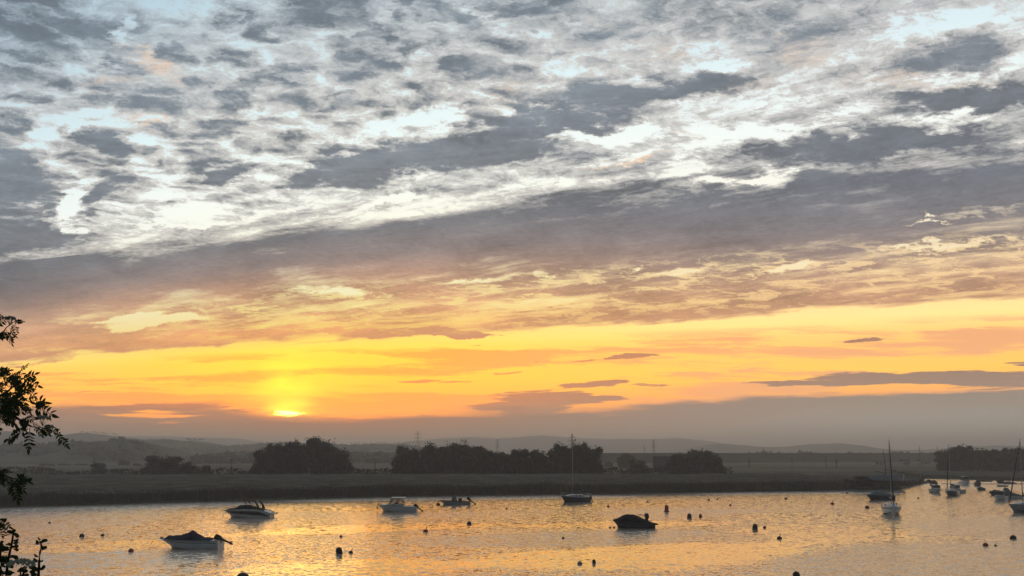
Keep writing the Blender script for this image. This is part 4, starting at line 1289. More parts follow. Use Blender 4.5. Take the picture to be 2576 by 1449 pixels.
MB().box((-3.5, -.8, .46), (.18, .2, .22)).build('stern_light', M['red_paint'], r2)
MB().tube([(1.85, 0, 1.1), (1.85, 0, 1.45)], .02, 6).build('bow_light_pole', M['steel'], r2)
MB().tube([(3.0, 0, .85), (3.1, 0, .4), (3.25, .1, -.05)], .018, 5).build('mooring_line', M['rig'], r2)

# 3 -- white cabin boat
def cabin_boat(name, label, x, y, rz, L=5.5, B=2.2, hullm='gel_white', k=1.0, motor=True, antenna=True, roof=True, group=None, cuddy=.36, glass='glass', wheel=1.0, railm=True):
    root = place(name, label, x, y, B, rz, group)
    H = Hull(L, B, [(0, .72 * k), (.2, .76 * k), (.6, .8 * k), (.85, .86 * k), (1, .95 * k)], rake=.13, draft=.25)
    H.build(root, hullm, 'gel_white', rub='gel_grey')
    # cuddy
    rg = []
    for t, w_, h_ in ((.36, .80, cuddy), (.6, .80, cuddy), (.74, .78, cuddy * .72), (.86, .72, cuddy * .25), (.93, .5, .02)):
        X, W, Z = H.x(t), H.w(t) * w_, H.h(t) - .02
        rg.append([Vector((X, -W, Z)), Vector((X, -W * .9, Z + h_ * .8)), Vector((X, -W * .6, Z + h_)), Vector((X, W * .6, Z + h_)), Vector((X, W * .9, Z + h_ * .8)), Vector((X, W, Z))])
    c = MB(); c.loft(rg); c.f.append((0, 1, 2, 3, 4, 5)); cc = c.build('cuddy_cabin', M['gel_white'], root); auto_smooth(cc, 40)
    zc = H.h(.5) + cuddy - .02
    for sg in (-1, 1):
        p = [(H.x(.52), sg * (H.w(.5) * .80 + .012), zc - cuddy * .5), (H.x(.62), sg * (H.w(.6) * .78 + .012), zc - cuddy * .5), (H.x(.60), sg * (H.w(.6) * .76 + .012), zc - cuddy * .24), (H.x(.55), sg * (H.w(.5) * .78 + .012), zc - cuddy * .22)]
        MB().add(p, [(0, 1, 2, 3)]).build('porthole', M['window'], root)
    if roof:
        hh = .78 * wheel
        xa, xb, xt, wr, zr = H.x(.35), H.x(.70), H.x(.62), H.w(.5) * .78, zc + hh
        fr = MB()
        def post(a, b, r_=.035): fr.tube([a, b], r_, 6)
        for sg in (-1, 1):
            post((xb, sg * wr, zc - .02), (xt, sg * wr * .9, zr)); post((xa, sg * wr, zc - cuddy * .9), (xa + .04, sg * wr * .9, zr)); post((H.x(.5), sg * wr, zc - .02), (H.x(.5), sg * wr * .9, zr), .05)
        post((xb, -wr, zc), (xb, wr, zc), .03)
        fr.build('window_frame', M['rubber'], root)
        rf = MB(); rg = []
        for X, f in ((xa - .32, .8), (xa - .2, .96), (H.x(.5), 1.0), (xt, .97), (xt + .1, .85)):
            rg.append([Vector((X, -wr * f, zr)), Vector((X, -wr * f, zr + .06)), Vector((X, 0, zr + .14)), Vector((X, wr * f, zr + .06)), Vector((X, wr * f, zr))])
        rf.loft(rg, True); rf.f += [(0, 1, 2, 3, 4), (20, 21, 22, 23, 24)]
        rf.build('wheelhouse_roof', M['gel_white'], root)
        for sg in (-1, 1):
            MB().add([(xb - .02, sg * wr * .99, zc), (xa + .02, sg * wr * .99, zc), (xa + .05, sg * wr * .9, zr), (xt, sg * wr * .9, zr)], [(0, 1, 2, 3)]).build('side_window', M[glass], root)
        MB().add([(xb, -wr, zc), (xb, wr, zc), (xt, wr * .9, zr), (xt, -wr * .9, zr)], [(0, 1, 2, 3)]).build('windscreen', M[glass], root)
        MB().box((H.x(.52), 0, zc - .05), (.5, .5, .4)).build('helm_seat', M['rubber'], root)
        if antenna: MB().tube([(H.x(.48), .2, zr + .1), (H.x(.45), .2, zr + 1.7)], [.014, .008], 5).build('antenna', M['gel_dirty'], root)
    if railm:
        zt = H.h(.9) + .48
        pts = [(H.x(.7), -H.w(.7) * .85, zt), (H.x(.9), -H.w(.88) * .8, zt), (H.x(1.0) + .08, 0, zt + .02), (H.x(.9), H.w(.88) * .8, zt), (H.x(.7), H.w(.7) * .85, zt)]
        rail(root, pts, [(Vector((p[0], p[1], H.h(.85) - .02)), Vector(p)) for p in (pts[0], pts[1], pts[3], pts[4])])
    if motor: outboard(root, -L / 2 - .05, 0, .62 * k, 50, 1.0, 1.0)
    else: MB().box((-L / 2 - .12, 0, .25), (.24, B * .5, .08)).build('swim_platform', M['gel_grey'], root)
    return root, H
r3, H3 = cabin_boat('cabin_boat', 'white cabin fishing boat with glazed wheelhouse and thin aerial, left of centre', 1000, 1288, 180)
MB().lathe([(0, -.2), (.1, -.15), (.13, 0), (.1, .12), (0, .17)], 10, (2.85, 0, .55)).build('fender', M['buoy_red'], r3)
MB().tube([(2.75, 0, .8), (2.8, 0, .3), (2.9, .1, -.05)], .014, 5).build('mooring_line', M['rig'], r3)
MB().box((2.72, 0, .98), (.35, .14, .1)).build('anchor_roller', M['steel'], r3)

# 4 -- low open fishing boat with covered console
r4 = place('open_console_boat', 'low open boat with a grey hooded console, right of the white cabin boat', 1144, 1269.5, 1.9, 180)
H = Hull(5.05, 1.9, [(0, .42), (.5, .5), (.85, .6), (1, .68)], rake=.14, draft=.2)
H.build(r4, 'gel_grey', 'gel_dirty', rub='gel_navy', deck_drop=.12)
MB().lathe([(.5, .3), (.5, .55), (.36, 1.0), (.24, 1.32), (.2, 1.36), (0, 1.36)], 12, (.1, 0, .05)).build('console_cover', M['canvas_grey'], r4, smooth=True)
MB().box((-.85, 0, .72), (.55, .8, .5)).build('helm_seat', M['rubber'], r4)
pts = [(1.1, -.72, 1.02), (1.8, -.5, 1.08), (2.5, 0, 1.12), (1.8, .5, 1.08), (1.1, .72, 1.02)]
rail(r4, pts, [(Vector((p[0], p[1], .52)), Vector(p)) for p in (pts[0], pts[1], pts[3], pts[4])])
outboard(r4, -2.5, 0, .66, 50, 1.1, 1.0)
MB().tube([(2.45, 0, .62), (2.75, 0, .2)], .014, 5).build('mooring_line', M['rig'], r4)

# 6 -- fully covered dark cuddy boat
r6 = place('covered_cuddy_boat', 'dark motorboat wrapped in a black canvas cover with a red arch rail', 1593, 1329.5, 2.0, 180)
H = Hull(4.6, 2.0, [(0, .52), (.12, .68), (.5, .76), (.85, .84), (1, .86)], rake=.13, draft=.25)
H.build(r6, 'gel_navy', 'gel_navy', rub='rubber')
H.cover(r6, 'cover', 'canvas_black', [(.08, 0), (.14, .10), (.22, .22), (.34, .44), (.42, .62), (.48, .68), (.68, .68), (.76, .48), (.88, .18), (.97, .06)], 2.2)
H.band(r6, 'side_stripe', 'gel_grey', .2, .9, .30, .34)
MB().box((-2.4, 0, .42), (.5, 1.5, .12)).build('swim_platform', M['rubber'], r6)
pts = [(-.55, -.7, .95), (-.62, -.68, 1.42), (-.7, 0, 1.46), (-.62, .68, 1.42), (-.55, .7, .95)]
m_ = MB(); m_.tube(pts, .03, 6); m_.tube([(-.62, -.68, 1.42), (-1.15, -.68, 1.4), (-1.4, -.66, 1.05)], .025, 6); m_.tube([(-.62, .68, 1.42), (-1.15, .68, 1.4), (-1.4, .66, 1.05)], .025, 6)
m_.build('arch_rail', M['red_paint'], r6)
outboard(r6, -1.55, 0, .98, 10, 1.0, .35)
MB().tube([(2.0, -.3, .85), (2.2, 0, 1.12), (2.0, .3, .85)], .02, 6).build('bow_rail', M['steel'], r6)
MB().tube([(2.25, 0, .7), (2.5, .1, .02)], .014, 5).build('mooring_line', M['rig'], r6)

# ---- sailing yachts
def yacht(name, label, x, y, rz, L, B, fb, hullm, mast, boom=None, stripe=None, furled='canvas_navy', group=None, spread=True, fs=None, mast_t=.58, outbd=False, ladder=True, coach=.42):
    root = place(name, label, x, y, B, rz, group)
    fs = fs or fb * .78
    H = Hull(L, B, [(0, fs), (.4, fs * .98), (.75, (fs + fb) / 2), (1, fb)], rake=.12, draft=.35, tr=.72, full=1.9, chine=.74)
    H.build(root, hullm, 'gel_white', rub='gel_dirty', n=20)
    H.band(root, 'waterline_stripe', 'antifoul', .0, .93, -.02, .12)
    if stripe: H.band(root, 'topside_stripe', stripe, .02, .97, .76, .90)
    rg = []
    for t, w_, h_ in ((.26, .62, coach), (.32, .62, coach * 1.05), (.55, .64, coach), (.72, .6, coach * .62), (.8, .5, coach * .15)):
        X, W, Z = H.x(t), H.w(t) * w_, H.h(t) - .01
        rg.append([Vector((X, -W, Z)), Vector((X, -W * .88, Z + h_ * .85)), Vector((X, -W * .5, Z + h_)), Vector((X, W * .5, Z + h_)), Vector((X, W * .88, Z + h_ * .85)), Vector((X, W, Z))])
    c = MB(); c.loft(rg); c.f.append((0, 1, 2, 3, 4, 5)); cc = c.build('coachroof', M['gel_white'], root); auto_smooth(cc, 40)
    for t0, t1 in ((.34, .44), (.5, .57)):
        for sg in (-1, 1):
            P0 = [(t0, .25), (t1, .25), (t1, .68), (t0, .68)]
            vs = []
            for t, f in P0:
                W = H.w(t) * .62; vs.append((H.x(t), sg * (W * (1 - .12 * f / .85) + .015), H.h(t) + coach * f))
            MB().add(vs, [(0, 1, 2, 3)]).build('cabin_window', M['window'], root)
    MB().box((H.x(.40), 0, H.h(.4) + coach * 1.05), (L * .13, B * .22, .06)).build('hatch', M['window'], root)
    xm = H.x(mast_t); zd = H.h(mast_t) + coach * .8
    mst = MB().tube([(xm, 0, zd - .1), (xm - .03, 0, mast * .5), (xm - .08, 0, mast)], [.062, .058, .042], 8).build('mast', M['alu'], root)
    MB().tube([(xm - .08, 0, mast), (xm - .08, 0, mast + .32)], .008, 4).build('aerial', M['rig'], mst)
    MB().add([(xm - .25, 0, mast + .12), (xm + .1, 0, mast + .12), (xm + .1, 0, mast + .17), (xm - .25, 0, mast + .22)], [(0, 1, 2, 3)]).build('wind_vane', M['rig'], mst)
    rgm = MB()
    bow = Vector((H.x(.985), 0, H.h(1)))
    rgm.tube([(xm - .08, 0, mast - .05), (H.x(.01), 0, fs)], .009, 4)
    for sg in (-1, 1):
        sp = Vector((xm - .04, sg * B * .27, mast * .60))
        rgm.tube([(xm - .06, 0, mast * .97), sp, (xm - .1, sg * H.w(mast_t) * .95, H.h(mast_t))], .008, 4)
    if spread: rgm.tube([(xm - .04, -B * .27, mast * .60), (xm - .04, 0, mast * .595), (xm - .04, B * .27, mast * .60)], .022, 5)
    rgm.build('rigging', M['rig'], root)
    if furled: MB().tube([bow + Vector((0, 0, .15)), bow.lerp(Vector((xm, 0, mast)), .12), bow.lerp(Vector((xm, 0, mast)), .6), (xm - .02, 0, mast * .985)], [.05, .085, .06, .02], 7).build('furled_genoa', M[furled], root)
    else: MB().tube([bow, (xm - .02, 0, mast * .97)], .01, 4).build('forestay', M['rig'], root)
    zb = zd + .75
    bl = L * .40
    bo = MB().tube([(xm - .06, 0, zb), (xm - bl, 0, zb + .05)], .04, 7).build('boom', M['alu'], root)
    if boom:
        MB().tube([(xm - .02, 0, zb + .75), (xm - .1, 0, zb + .35), (xm - .3, 0, zb + .10), (xm - bl * .5, 0, zb + .10), (xm - bl * .95, 0, zb + .13)], [.05, .09, .15, .12, .06], 8).build('sail_cover', M[boom], bo)
    # pulpit and pushpit
    z1 = H.h(1) + .52
    a = [(H.x(.86), -H.w(.86) * .9, z1), (H.x(.97), -.12, z1 + .03), (H.x(.97), .12, z1 + .03), (H.x(.86), H.w(.86) * .9, z1)]
    rail(root, a, [(Vector((p[0], p[1], H.h(.9) - .05)), Vector(p)) for p in a], .016, 'pulpit')
    z2 = fs + .55
    a = [(H.x(.12), -H.w(.12) * .95, z2), (H.x(.01), -H.w(0) * .9, z2), (H.x(.01), H.w(0) * .9, z2), (H.x(.12), H.w(.12) * .95, z2)]
    rail(root, a, [(Vector((p[0], p[1], fs - .05)), Vector(p)) for p in a], .016, 'pushpit')
    gl = MB()
    for sg in (-1, 1):
        gl.tube([(H.x(.86), sg * H.w(.86) * .9, z1), (H.x(.5), sg * H.w(.5) * .97, H.h(.5) + .5), (H.x(.12), sg * H.w(.12) * .95, z2)], .007, 4)
        for t in (.3, .5, .7): gl.tube([(H.x(t), sg * H.w(t) * .97, H.h(t)), (H.x(t), sg * H.w(t) * .97, H.h(t) + .5)], .012, 4)
    gl.build('guardrail', M['steel'], root)
    # rudder and cockpit
    MB().box((H.x(0) - .1, 0, .15), (.22, .05, fs * .9)).build('rudder', M['gel_white'], root)
    MB().box((H.x(.14), 0, fs - .02), (L * .16, B * .4, .06)).build('cockpit', M['rubber'], root)
    if outbd: outboard(root, H.x(0) - .2, B * .2, fs * .7, 25, .8, .8)
    return root, H
y5, _ = yacht('sailing_yacht', 'dark hulled sailing yacht with a white cabin, moored just right of centre below the bank', 1446, 1263.5, 214, 6.0, 2.2, 1.12, 'gel_navy', 9.6, 'canvas_black', None, None, fs=.82, outbd=True)
MB().tube([(2.9, 0, 1.05), (3.4, .1, .0)], .012, 5).build('mooring_line', M['rig'], y5)
y7, H7 = yacht('sailing_yacht', 'white sailing yacht with a navy stripe, bow on, nearest yacht at right', 2243, 1294.5, 250, 7.0, 2.45, 1.10, 'gel_white', 9.9, None, 'stripe_navy', fs=.95, coach=.5)
MB().tube([(H7.x(.03), -.9, .95), (H7.x(.03), -.9, 2.2)], .02, 5).build('danbuoy_pole', M['rig'], y7)
MB().lathe([(0, -.14), (.1, -.1), (.14, 0), (.1, .1), (0, .14)], 10, (H7.x(.93), .35, 1.55)).build('fender', M['gel_white'], y7)
y10, _ = yacht('sailing_yacht', 'navy hulled sailing yacht with a dark sail cover, moored before the wood at right', 2394, 1247.5, 222, 4.6, 2.0, 1.05, 'gel_navy', 9.7, 'canvas_black', None, fs=.85)
y12, _ = yacht('sailing_yacht', 'grey white sailing yacht cut by the right edge of the picture', 2581, 1290, 205, 7.2, 2.5, 1.25, 'gel_grey', 9.9, 'canvas_black', None, fs=1.0)
y13, _ = yacht('sailing_yacht', 'small pale sailing yacht, farthest of all, at the mouth of the channel', 2318, 1216, 200, 3.4, 1.5, .8, 'gel_grey', 10.0, None, None, None, spread=False)
y11, _ = cabin_boat('cabin_boat', 'white cabin cruiser tucked close behind the navy hulled yacht', 2404, 1240.5, 190, 3.6, 1.8, 'gel_white', .9, False, False, True, wheel=.7, glass='window')

# ---- the covered day boat behind the nearest yacht
def covered(name, label, x, y, rz, L, B, hullm, cov, prof, fb=.8, flat=2.0, motor=False, group=None, cabin=None):
    root = place(name, label, x, y, B, rz, group)
    H = Hull(L, B, [(0, fb * .75), (.5, fb * .85), (1, fb)], rake=.14, draft=.2)
    H.build(root, hullm, 'gel_dirty')
    H.cover(root, 'cover', cov, prof, flat)
    if motor: outboard(root, -L / 2 - .02, 0, fb * .8, 48, .85, .9)
    if cabin:
        MB().box((H.x(.5), 0, fb * .9 + cabin / 2), (L * .28, B * .6, cabin)).build('wheelhouse', M['gel_white'], root)
        MB().box((H.x(.5) + .01, 0, fb * .9 + cabin * .66), (L * .285, B * .62, cabin * .3)).build('windscreen', M['window'], root)
    return root
r8 = covered('covered_day_boat', 'white decked day boat under a grey cover, lying behind the nearest yacht', 2212, 1258, 196, 5.4, 2.1, 'gel_navy', 'canvas_grey', [(.06, .05), (.15, .42), (.45, .62), (.7, .60), (.78, .2), (.97, .04)], .95)
MB().tube([(1.2, -.9, .8), (.9, -1.0, .55), (.7, -1.02, .1)], .05, 7).build('hanging_rope', M['gel_white'], r8)
covered('covered_dinghy', 'dark covered boat of the close trio at right, half behind the white one', 2506, 1246.5, 188, 2.9, 1.7, 'gel_green', 'canvas_black', [(.05, .1), (.15, .5), (.6, .55), (.8, .3), (.97, .03)], .6)
cabin_boat('cabin_boat', 'small white cuddy boat in front of the close trio at right', 2516, 1258.5, 222, 3.2, 1.8, 'gel_white', .85, False, False, True, glass='window', wheel=.75, cuddy=.3, railm=False)
r14 = covered('canopy_boat', 'boat with a tall grey canopy, right hand of the close trio', 2541, 1255, 176, 3.9, 1.9, 'gel_white', 'canvas_grey', [(.04, .1), (.3, .4), (.5, .6), (.56, 1.2), (.72, 1.35), (.78, .9), (.9, .2), (.98, .05)], .75, 1.8)
covered('covered_dinghy', 'low grey covered dinghy alone between the navy yacht and the close trio', 2467, 1233.5, 215, 2.2, 1.4, 'gel_green', 'canvas_grey', [(.05, .1), (.5, .35), (.97, .02)], .5)
covered('covered_dinghy', 'dark square covered boat aground by the mudbank at right', 2460, 1223.5, 250, 2.6, 1.5, 'gel_navy', 'canvas_navy', [(.02, .55), (.5, .75), (.8, .6), (.97, .1)], .75)
cabin_boat('fishing_boat', 'white wheelhouse fishing boat standing end on near the far bank', 2428, 1220.5, 258, 5.2, 1.9, 'gel_white', 1.1, False, False, True, glass='window', wheel=1.2)
cabin_boat('cabin_boat', 'small pale cabin boat seen end on left of the navy hulled yacht', 2354.5, 1239.5, 262, 4.0, 1.7, 'gel_dirty', .9, False, False, True, glass='window', wheel=.6, railm=False)
covered('covered_dinghy', 'dark covered boat touching the farthest pale yacht', 2337, 1214.5, 185, 1.9, 1.3, 'gel_black', 'canvas_black', [(.05, .2), (.5, .5), (.97, .05)], .5)
covered('covered_dinghy', 'stubby dark boat end on between the farthest yacht and the navy yacht', 2350, 1221.5, 255, 3.2, 1.7, 'gel_black', 'canvas_black', [(.02, .6), (.5, .8), (.8, .5), (.97, .1)], .7)
covered('covered_dinghy', 'navy covered boat lying on the mud beneath the far right wood', 2515, 1216.5, 190, 1.9, 1.4, 'gel_navy', 'canvas_navy', [(.02, .45), (.6, .55), (.97, .1)], .6)
covered('covered_dinghy', 'low grey boat on the mud left of the tall mast at the right edge', 2538, 1218, 182, 3.6, 1.4, 'gel_grey', 'canvas_grey', [(.05, .05), (.5, .3), (.97, .02)], .45)
covered('rowing_boat', 'long low dark boat drawn up on the far mud right of the wheelhouse boat', 2474, 1211.5, 176, 4.6, 1.3, 'gel_green', 'canvas_black', [(.1, .05), (.5, .12), (.9, .02)], .4)
rb = place('rowing_boat', 'small upturned boat lying on the mud in front of the right hand trees', 2520, 1224.5, 1.2, 185)
Hull(2.8, 1.2, [(0, .3), (1, .4)], rake=.1, draft=.1).build(rb, 'gel_dirty', 'gel_dirty')

# ---- landing stage with a sheeted barge at the point
p = ground(2196, 1229)
lg = thing('landing_stage', 'dark timber landing stage on piles at the tip of the marsh', 'jetty', p, R(4))
dk = MB()
for i in range(24): dk.box((-5.0 + i * .46, 0, .98 + .02 * random.random()), (.40, 2.6, .08))
dk.build('decking', M['wood'], lg)
for i in range(7):
    for sg in (-1, 1):
        hh = 1.3 + .5 * ((i * 7 + sg * 3) % 4) / 4
        MB().tube([(-5 + i * 1.72, sg * 1.25, -1), (-5 + i * 1.72 + .05, sg * 1.25, hh)], [.13, .11], 7).build('pile', M['wood'], lg)
for sg in (-1, 1): MB().box((.2, sg * 1.15, .86), (11, .14, .2)).build('beam', M['wood'], lg)
p = ground(2206, 1231)
bg_ = thing('sheeted_barge', 'old barge under a sagging grey sheet behind the landing stage', 'barge', (p.x, p.y - 2.5, 0.8), R(184))
H = Hull(9.5, 3.2, [(0, 1.3), (.5, 1.25), (1, 1.7)], rake=.08, draft=.2, full=3)
H.build(bg_, 'gel_black', 'gel_green')
H.cover(bg_, 'cover', 'canvas_grey', [(.06, .3), (.15, 1.2), (.45, 1.5), (.52, 1.3), (.68, 1.2), (.82, .4)], 1.3, 1.04, .12)
MB().tube([(-1.2, 0, 1.5), (-.9, 0, 5), (-.6, 0, 8.2)], [.08, .07, .04], 7).build('mast', M['wood'], bg_)
MB().tube([(-1.0, 0, 2.8), (1.3, 0, 3.4)], .06, 6).build('boom', M['wood'], bg_)
MB().tube([(-4.3, 1.3, 1.5), (-4.5, 1.3, 2.6)], .16, 8).build('white_drum', M['gel_white'], bg_)
p = ground(2152, 1231.5)
sh = thing('workboat_hulk', 'dark weathered hulk with a low cabin beside the sheeted barge', 'boat', (p.x, p.y - 2, .9), R(172))
H = Hull(6.5, 2.4, [(0, 1.0), (.5, 1.0), (1, 1.5)], rake=.1, draft=.2, full=2.6)
H.build(sh, 'gel_black', 'gel_green')
MB().box((-.5, 0, 1.5), (2.6, 1.6, 1.1)).build('cabin', M['wood'], sh)
MB().box((-.5, 0, 2.1), (3.0, 1.9, .12)).build('cabin_roof', M['far_roof'], sh)
for sg in (-1, 1): MB().box((-.3, sg * .82, 1.65), (.8, .04, .4)).build('window', M['window'], sh)

# ------------------------------------------------------------------ buoys
def buoy_proto(kind, m):
    root = bpy.data.objects.new('mooring_buoy', None)
    COL.objects.link(root)
    if kind == 'ball':
        prof = [(0, -.34), (.25, -.28), (.42, -.12), (.49, .06), (.47, .24), (.37, .42), (.2, .53), (.07, .57), (0, .58)]
        MB().lathe(prof, 20).build('float', m, root, smooth=True)
        MB().lathe([(.40, -.16), (.505, .0), (.50, .08), (.46, .02)], 20).build('weed_band', M['weed'], root, smooth=True)
        t_ = MB(); t_.tube([Vector((.1 * math.cos(a), 0, .60 + .09 * math.sin(a))) for a in [k * math.pi / 6 for k in range(13)]], .022, 5)
        t_.build('mooring_ring', M['steel'], root)
    elif kind == 'tall':
        prof = [(0, -.4), (.3, -.38), (.42, -.3), (.46, 0), (.45, .5), (.38, .74), (.22, .86), (0, .9)]
        MB().lathe(prof, 18).build('float', m, root, smooth=True)
        MB().lathe([(.40, -.3), (.475, .02), (.47, .12), (.44, .05)], 18).build('weed_band', M['weed'], root, smooth=True)
        MB().tube([(0, 0, .88), (0, 0, 1.0)], .06, 6).build('mooring_ring', M['steel'], root)
    elif kind == 'handle':
        prof = [(0, -.3), (.25, -.25), (.44, -.08), (.48, .1), (.42, .28), (.26, .4), (.1, .46), (0, .47)]
        MB().lathe(prof, 18).build('float', m, root, smooth=True)
        t_ = MB(); t_.tube([(.12, 0, .4), (.18, 0, .75), (.32, 0, .95), (.42, 0, .8)], [.08, .07, .06, .05], 6)
        t_.build('lifting_handle', M['rubber'], root)
    return root
def copy_thing(src):
    r = src.copy(); COL.objects.link(r)
    for ch in src.children:
        c = ch.copy(); COL.objects.link(c); c.parent = r
    return r
BU = [ # x, waterline y, px width, kind, colour, label
    (123, 1316, 6, 'handle', 'buoy_dark', 'tiny dark buoy alone near the left edge, above the leaves'),
    (203, 1350, 12, 'ball', 'buoy_dark', 'left one of two dark round buoys level with each other at left'),
    (256, 1348, 10, 'handle', 'buoy_dark', 'dark buoy with a curled handle, right of the two level ones at left'),
    (327, 1388, 13, 'ball', 'buoy_red', 'dull red round buoy to the left of the nearest motorboat'),
    (857, 1351, 8, 'ball', 'buoy_red', 'small red buoy above the large black and white one'),
    (852.5, 1393, 17, 'tall', 'buoy_dark', 'large dark buoy with weed, biggest buoy below the sunlit water'),
    (881.5, 1391, 11, 'handle', 'buoy_dark', 'small dark buoy just right of the biggest buoy'),
    (1070, 1338, 13, 'handle', 'buoy_red', 'dark red buoy with a lifting handle, lower of the pair below the cabin boat'),
    (1180, 1319, 12, 'ball', 'buoy_dark', 'round dark buoy below the open console boat'),
    (1274, 1281, 6, 'handle', 'buoy_red', 'tiny red buoy left of the dark hulled yacht'),
    (1417, 1355, 8, 'handle', 'buoy_dark', 'small dark buoy with an upright handle at the lower centre'),
    (1459, 1419, 12, 'ball', 'buoy_white', 'pale green white buoy near the lower edge, left of a dark one'),
    (1495, 1417, 10, 'tall', 'buoy_dark', 'dark upright buoy near the lower edge, right of the pale one'),
    (1530, 1275, 8, 'handle', 'buoy_red', 'little red buoy right of the dark hulled yacht'),
    (1629, 1262, 5, 'ball', 'buoy_white', 'faint pale buoy left of the red channel marker'),
    (1735, 1303, 12, 'tall', 'buoy_dark', 'larger upright dark buoy, first to the right of the channel marker'),
    (1763, 1301, 8.5, 'tall', 'buoy_red', 'smaller red buoy, second to the right of the channel marker'),
    (1783.5, 1258, 6, 'ball', 'buoy_dark', 'left one of two tiny far buoys under the marsh edge'),
    (1805, 1257, 5, 'handle', 'buoy_dark', 'right one of two tiny far buoys under the marsh edge'),
    (1838, 1271.5, 6, 'ball', 'buoy_red', 'tiny reddish buoy alone between the marsh edge and the level pair'),
    (1978, 1256, 7.5, 'ball', 'buoy_red', 'red round far buoy, alone under the right part of the marsh'),
    (2132, 1242, 6.5, 'ball', 'buoy_red', 'small red far buoy close under the landing stage'),
    (2121.5, 1242, 4, 'handle', 'buoy_dark', 'speck of a dark buoy beside the red one under the landing stage'),
    (2095.5, 1268.5, 10, 'handle', 'buoy_red', 'dark red buoy left of the covered day boat'),
    (2183.5, 1278, 10.5, 'ball', 'buoy_red', 'round red buoy just left of the nearest yacht bow'),
    (1901, 1331, 14, 'tall', 'buoy_dark', 'large upright dark buoy with a pale crown in the golden water at right'),
    (1924.5, 1328, 8, 'ball', 'buoy_red', 'small red buoy close to the right of the large upright one'),
    (1962.5, 1355.5, 13, 'handle', 'buoy_dark', 'dark buoy with a side handle, lowest in the golden water at right'),
    (2311, 1254, 5.5, 'ball', 'buoy_dark', 'small dark buoy under the farthest pale yacht'),
    (2345, 1239, 4.5, 'ball', 'buoy_dark', 'tiny black buoy at the bow of the pale end on cabin boat'),
    (2552.5, 1356, 15.5, 'ball', 'buoy_dark', 'large round dark buoy at the right edge'),
    (2482.5, 1373.5, 13, 'ball', 'buoy_red', 'bright red round buoy left of the large dark one at the right edge'),
    (2506, 1373.5, 7, 'handle', 'buoy_dark', 'small dark float tied to the bright red buoy'),
    (2007.5, 1456, 19, 'tall', 'buoy_dark', 'dark buoy top cut by the lower edge of the picture'),
    (1102, 1270.5, 9.5, 'ball', 'buoy_dark', 'dark round buoy under the bow of the open console boat'),
    (1535, 1328, 5.5, 'ball', 'buoy_red', 'outer of two small floats at the bow of the covered cuddy boat'),
    (1545, 1327.5, 5.5, 'ball', 'buoy_dark', 'inner of two small floats at the bow of the covered cuddy boat'),
    (606, 1462, 34, 'ball', 'buoy_dark', 'broad dark dome of a large buoy cut by the lower edge below the nearest motorboat'),
    (568, 1456, 10, 'ball', 'buoy_dark', 'small dark float left of the broad dome at the lower edge'),
]
protos = {}
for i, (x, y, w_, kind, m, label) in enumerate(BU):
    p = ground(x, y)
    size = w_ / 2003 * p.y
    key = (kind, m)
    if key not in protos:
        r = protos[key] = buoy_proto(kind, M[m])
    else:
        r = copy_thing(protos[key])
    r.location = p + Vector((0, size * .4, 0))
    r.scale = (size, size, size)
    r.rotation_euler = (R(random.uniform(-9, 9)), R(random.uniform(-9, 9)), R(random.uniform(-60, 60)))
    tag(r, label, 'buoy', 'mooring buoys scattered over the river')
p = ground(1678, 1287.5)
cm = thing('channel_marker', 'red can shaped channel marker standing upright on a skirt float', 'marker buoy', p + Vector((0, .3, 0)), R(20))
MB().lathe([(0, -.3), (.3, -.25), (.42, 0), (.42, .07), (.30, .16), (0, .18)], 20).build('skirt_float', M['buoy_red'], cm)
MB().lathe([(0, .15), (.285, .15), (.255, .86), (.24, .88), (0, .88)], 20).build('can_body', M['buoy_red'], cm)
MB().tube([(0, 0, .86), (0, 0, 1.08)], .05, 8).build('topmark', M['buoy_red'], cm)
# ------------------------------------------------------------------ near foliage at the left edge
NY = 6.5
def near(x, y, Y=NY): return at_y(x, y, Y)

def leaflet(m_, base, d, n_, L, W):
    """a folded pointed leaflet"""
    d = d.normalized(); s_ = d.cross(n_)
    if s_.length < 1e-3: s_ = d.cross(Vector((0, 0, 1)))
    s_.normalize(); n_ = s_.cross(d)
    tip = base + d * L - n_ * L * .12
    l1, l2 = base + d * L * .3 + s_ * W * .42 + n_ * W * .16, base + d * L * .68 + s_ * W * .38 + n_ * W * .1
    r1_, r2_ = base + d * L * .3 - s_ * W * .42 + n_ * W * .16, base + d * L * .68 - s_ * W * .38 + n_ * W * .1
    md = base + d * L * .5
    m_.add([base, l1, l2, tip, r2_, r1_, md], [(0, 1, 2, 6), (6, 2, 3), (0, 6, 4, 5), (6, 3, 4)])

def rowan_leaf(m_, a, b, rnd, W=None, pairs=6):
    """pinnate leaf from a to b"""
    L = (b - a).length; d = (b - a).normalized()
    view = Vector((rnd.gauss(0, .5), -1, rnd.gauss(0, .4))).normalized()
    side = d.cross(view).normalized()
    ll = W or L * .40
    pts = []
    for i in range(9):
        t_ = i / 8
        pts.append(a.lerp(b, t_) + Vector((0, 0, -1)) * L * .10 * (t_ * t_) + Vector((0, 0, 1)) * L * .10 * t_)
    m_.tube(pts, .0022, 4, False)
    for i in range(pairs):
        t_ = .25 + .7 * i / (pairs - 1)
        p = a.lerp(b, t_) + Vector((0, 0, 1)) * L * .10 * (t_ - t_ * t_)
        k = ll * (1.0 - .35 * abs(t_ - .5) * 2) * rnd.uniform(.8, 1.15)
        for sg in (-1, 1):
            dd = (side * sg * 1.0 + d * .55 + Vector((rnd.gauss(0, .14), rnd.gauss(0, .3), rnd.gauss(-.15, .14)))).normalized()
            leaflet(m_, p, dd, view + Vector((rnd.gauss(0, .35), 0, rnd.gauss(0, .35))), k, k * .46)
    leaflet(m_, b, d, view, ll, ll * .40)

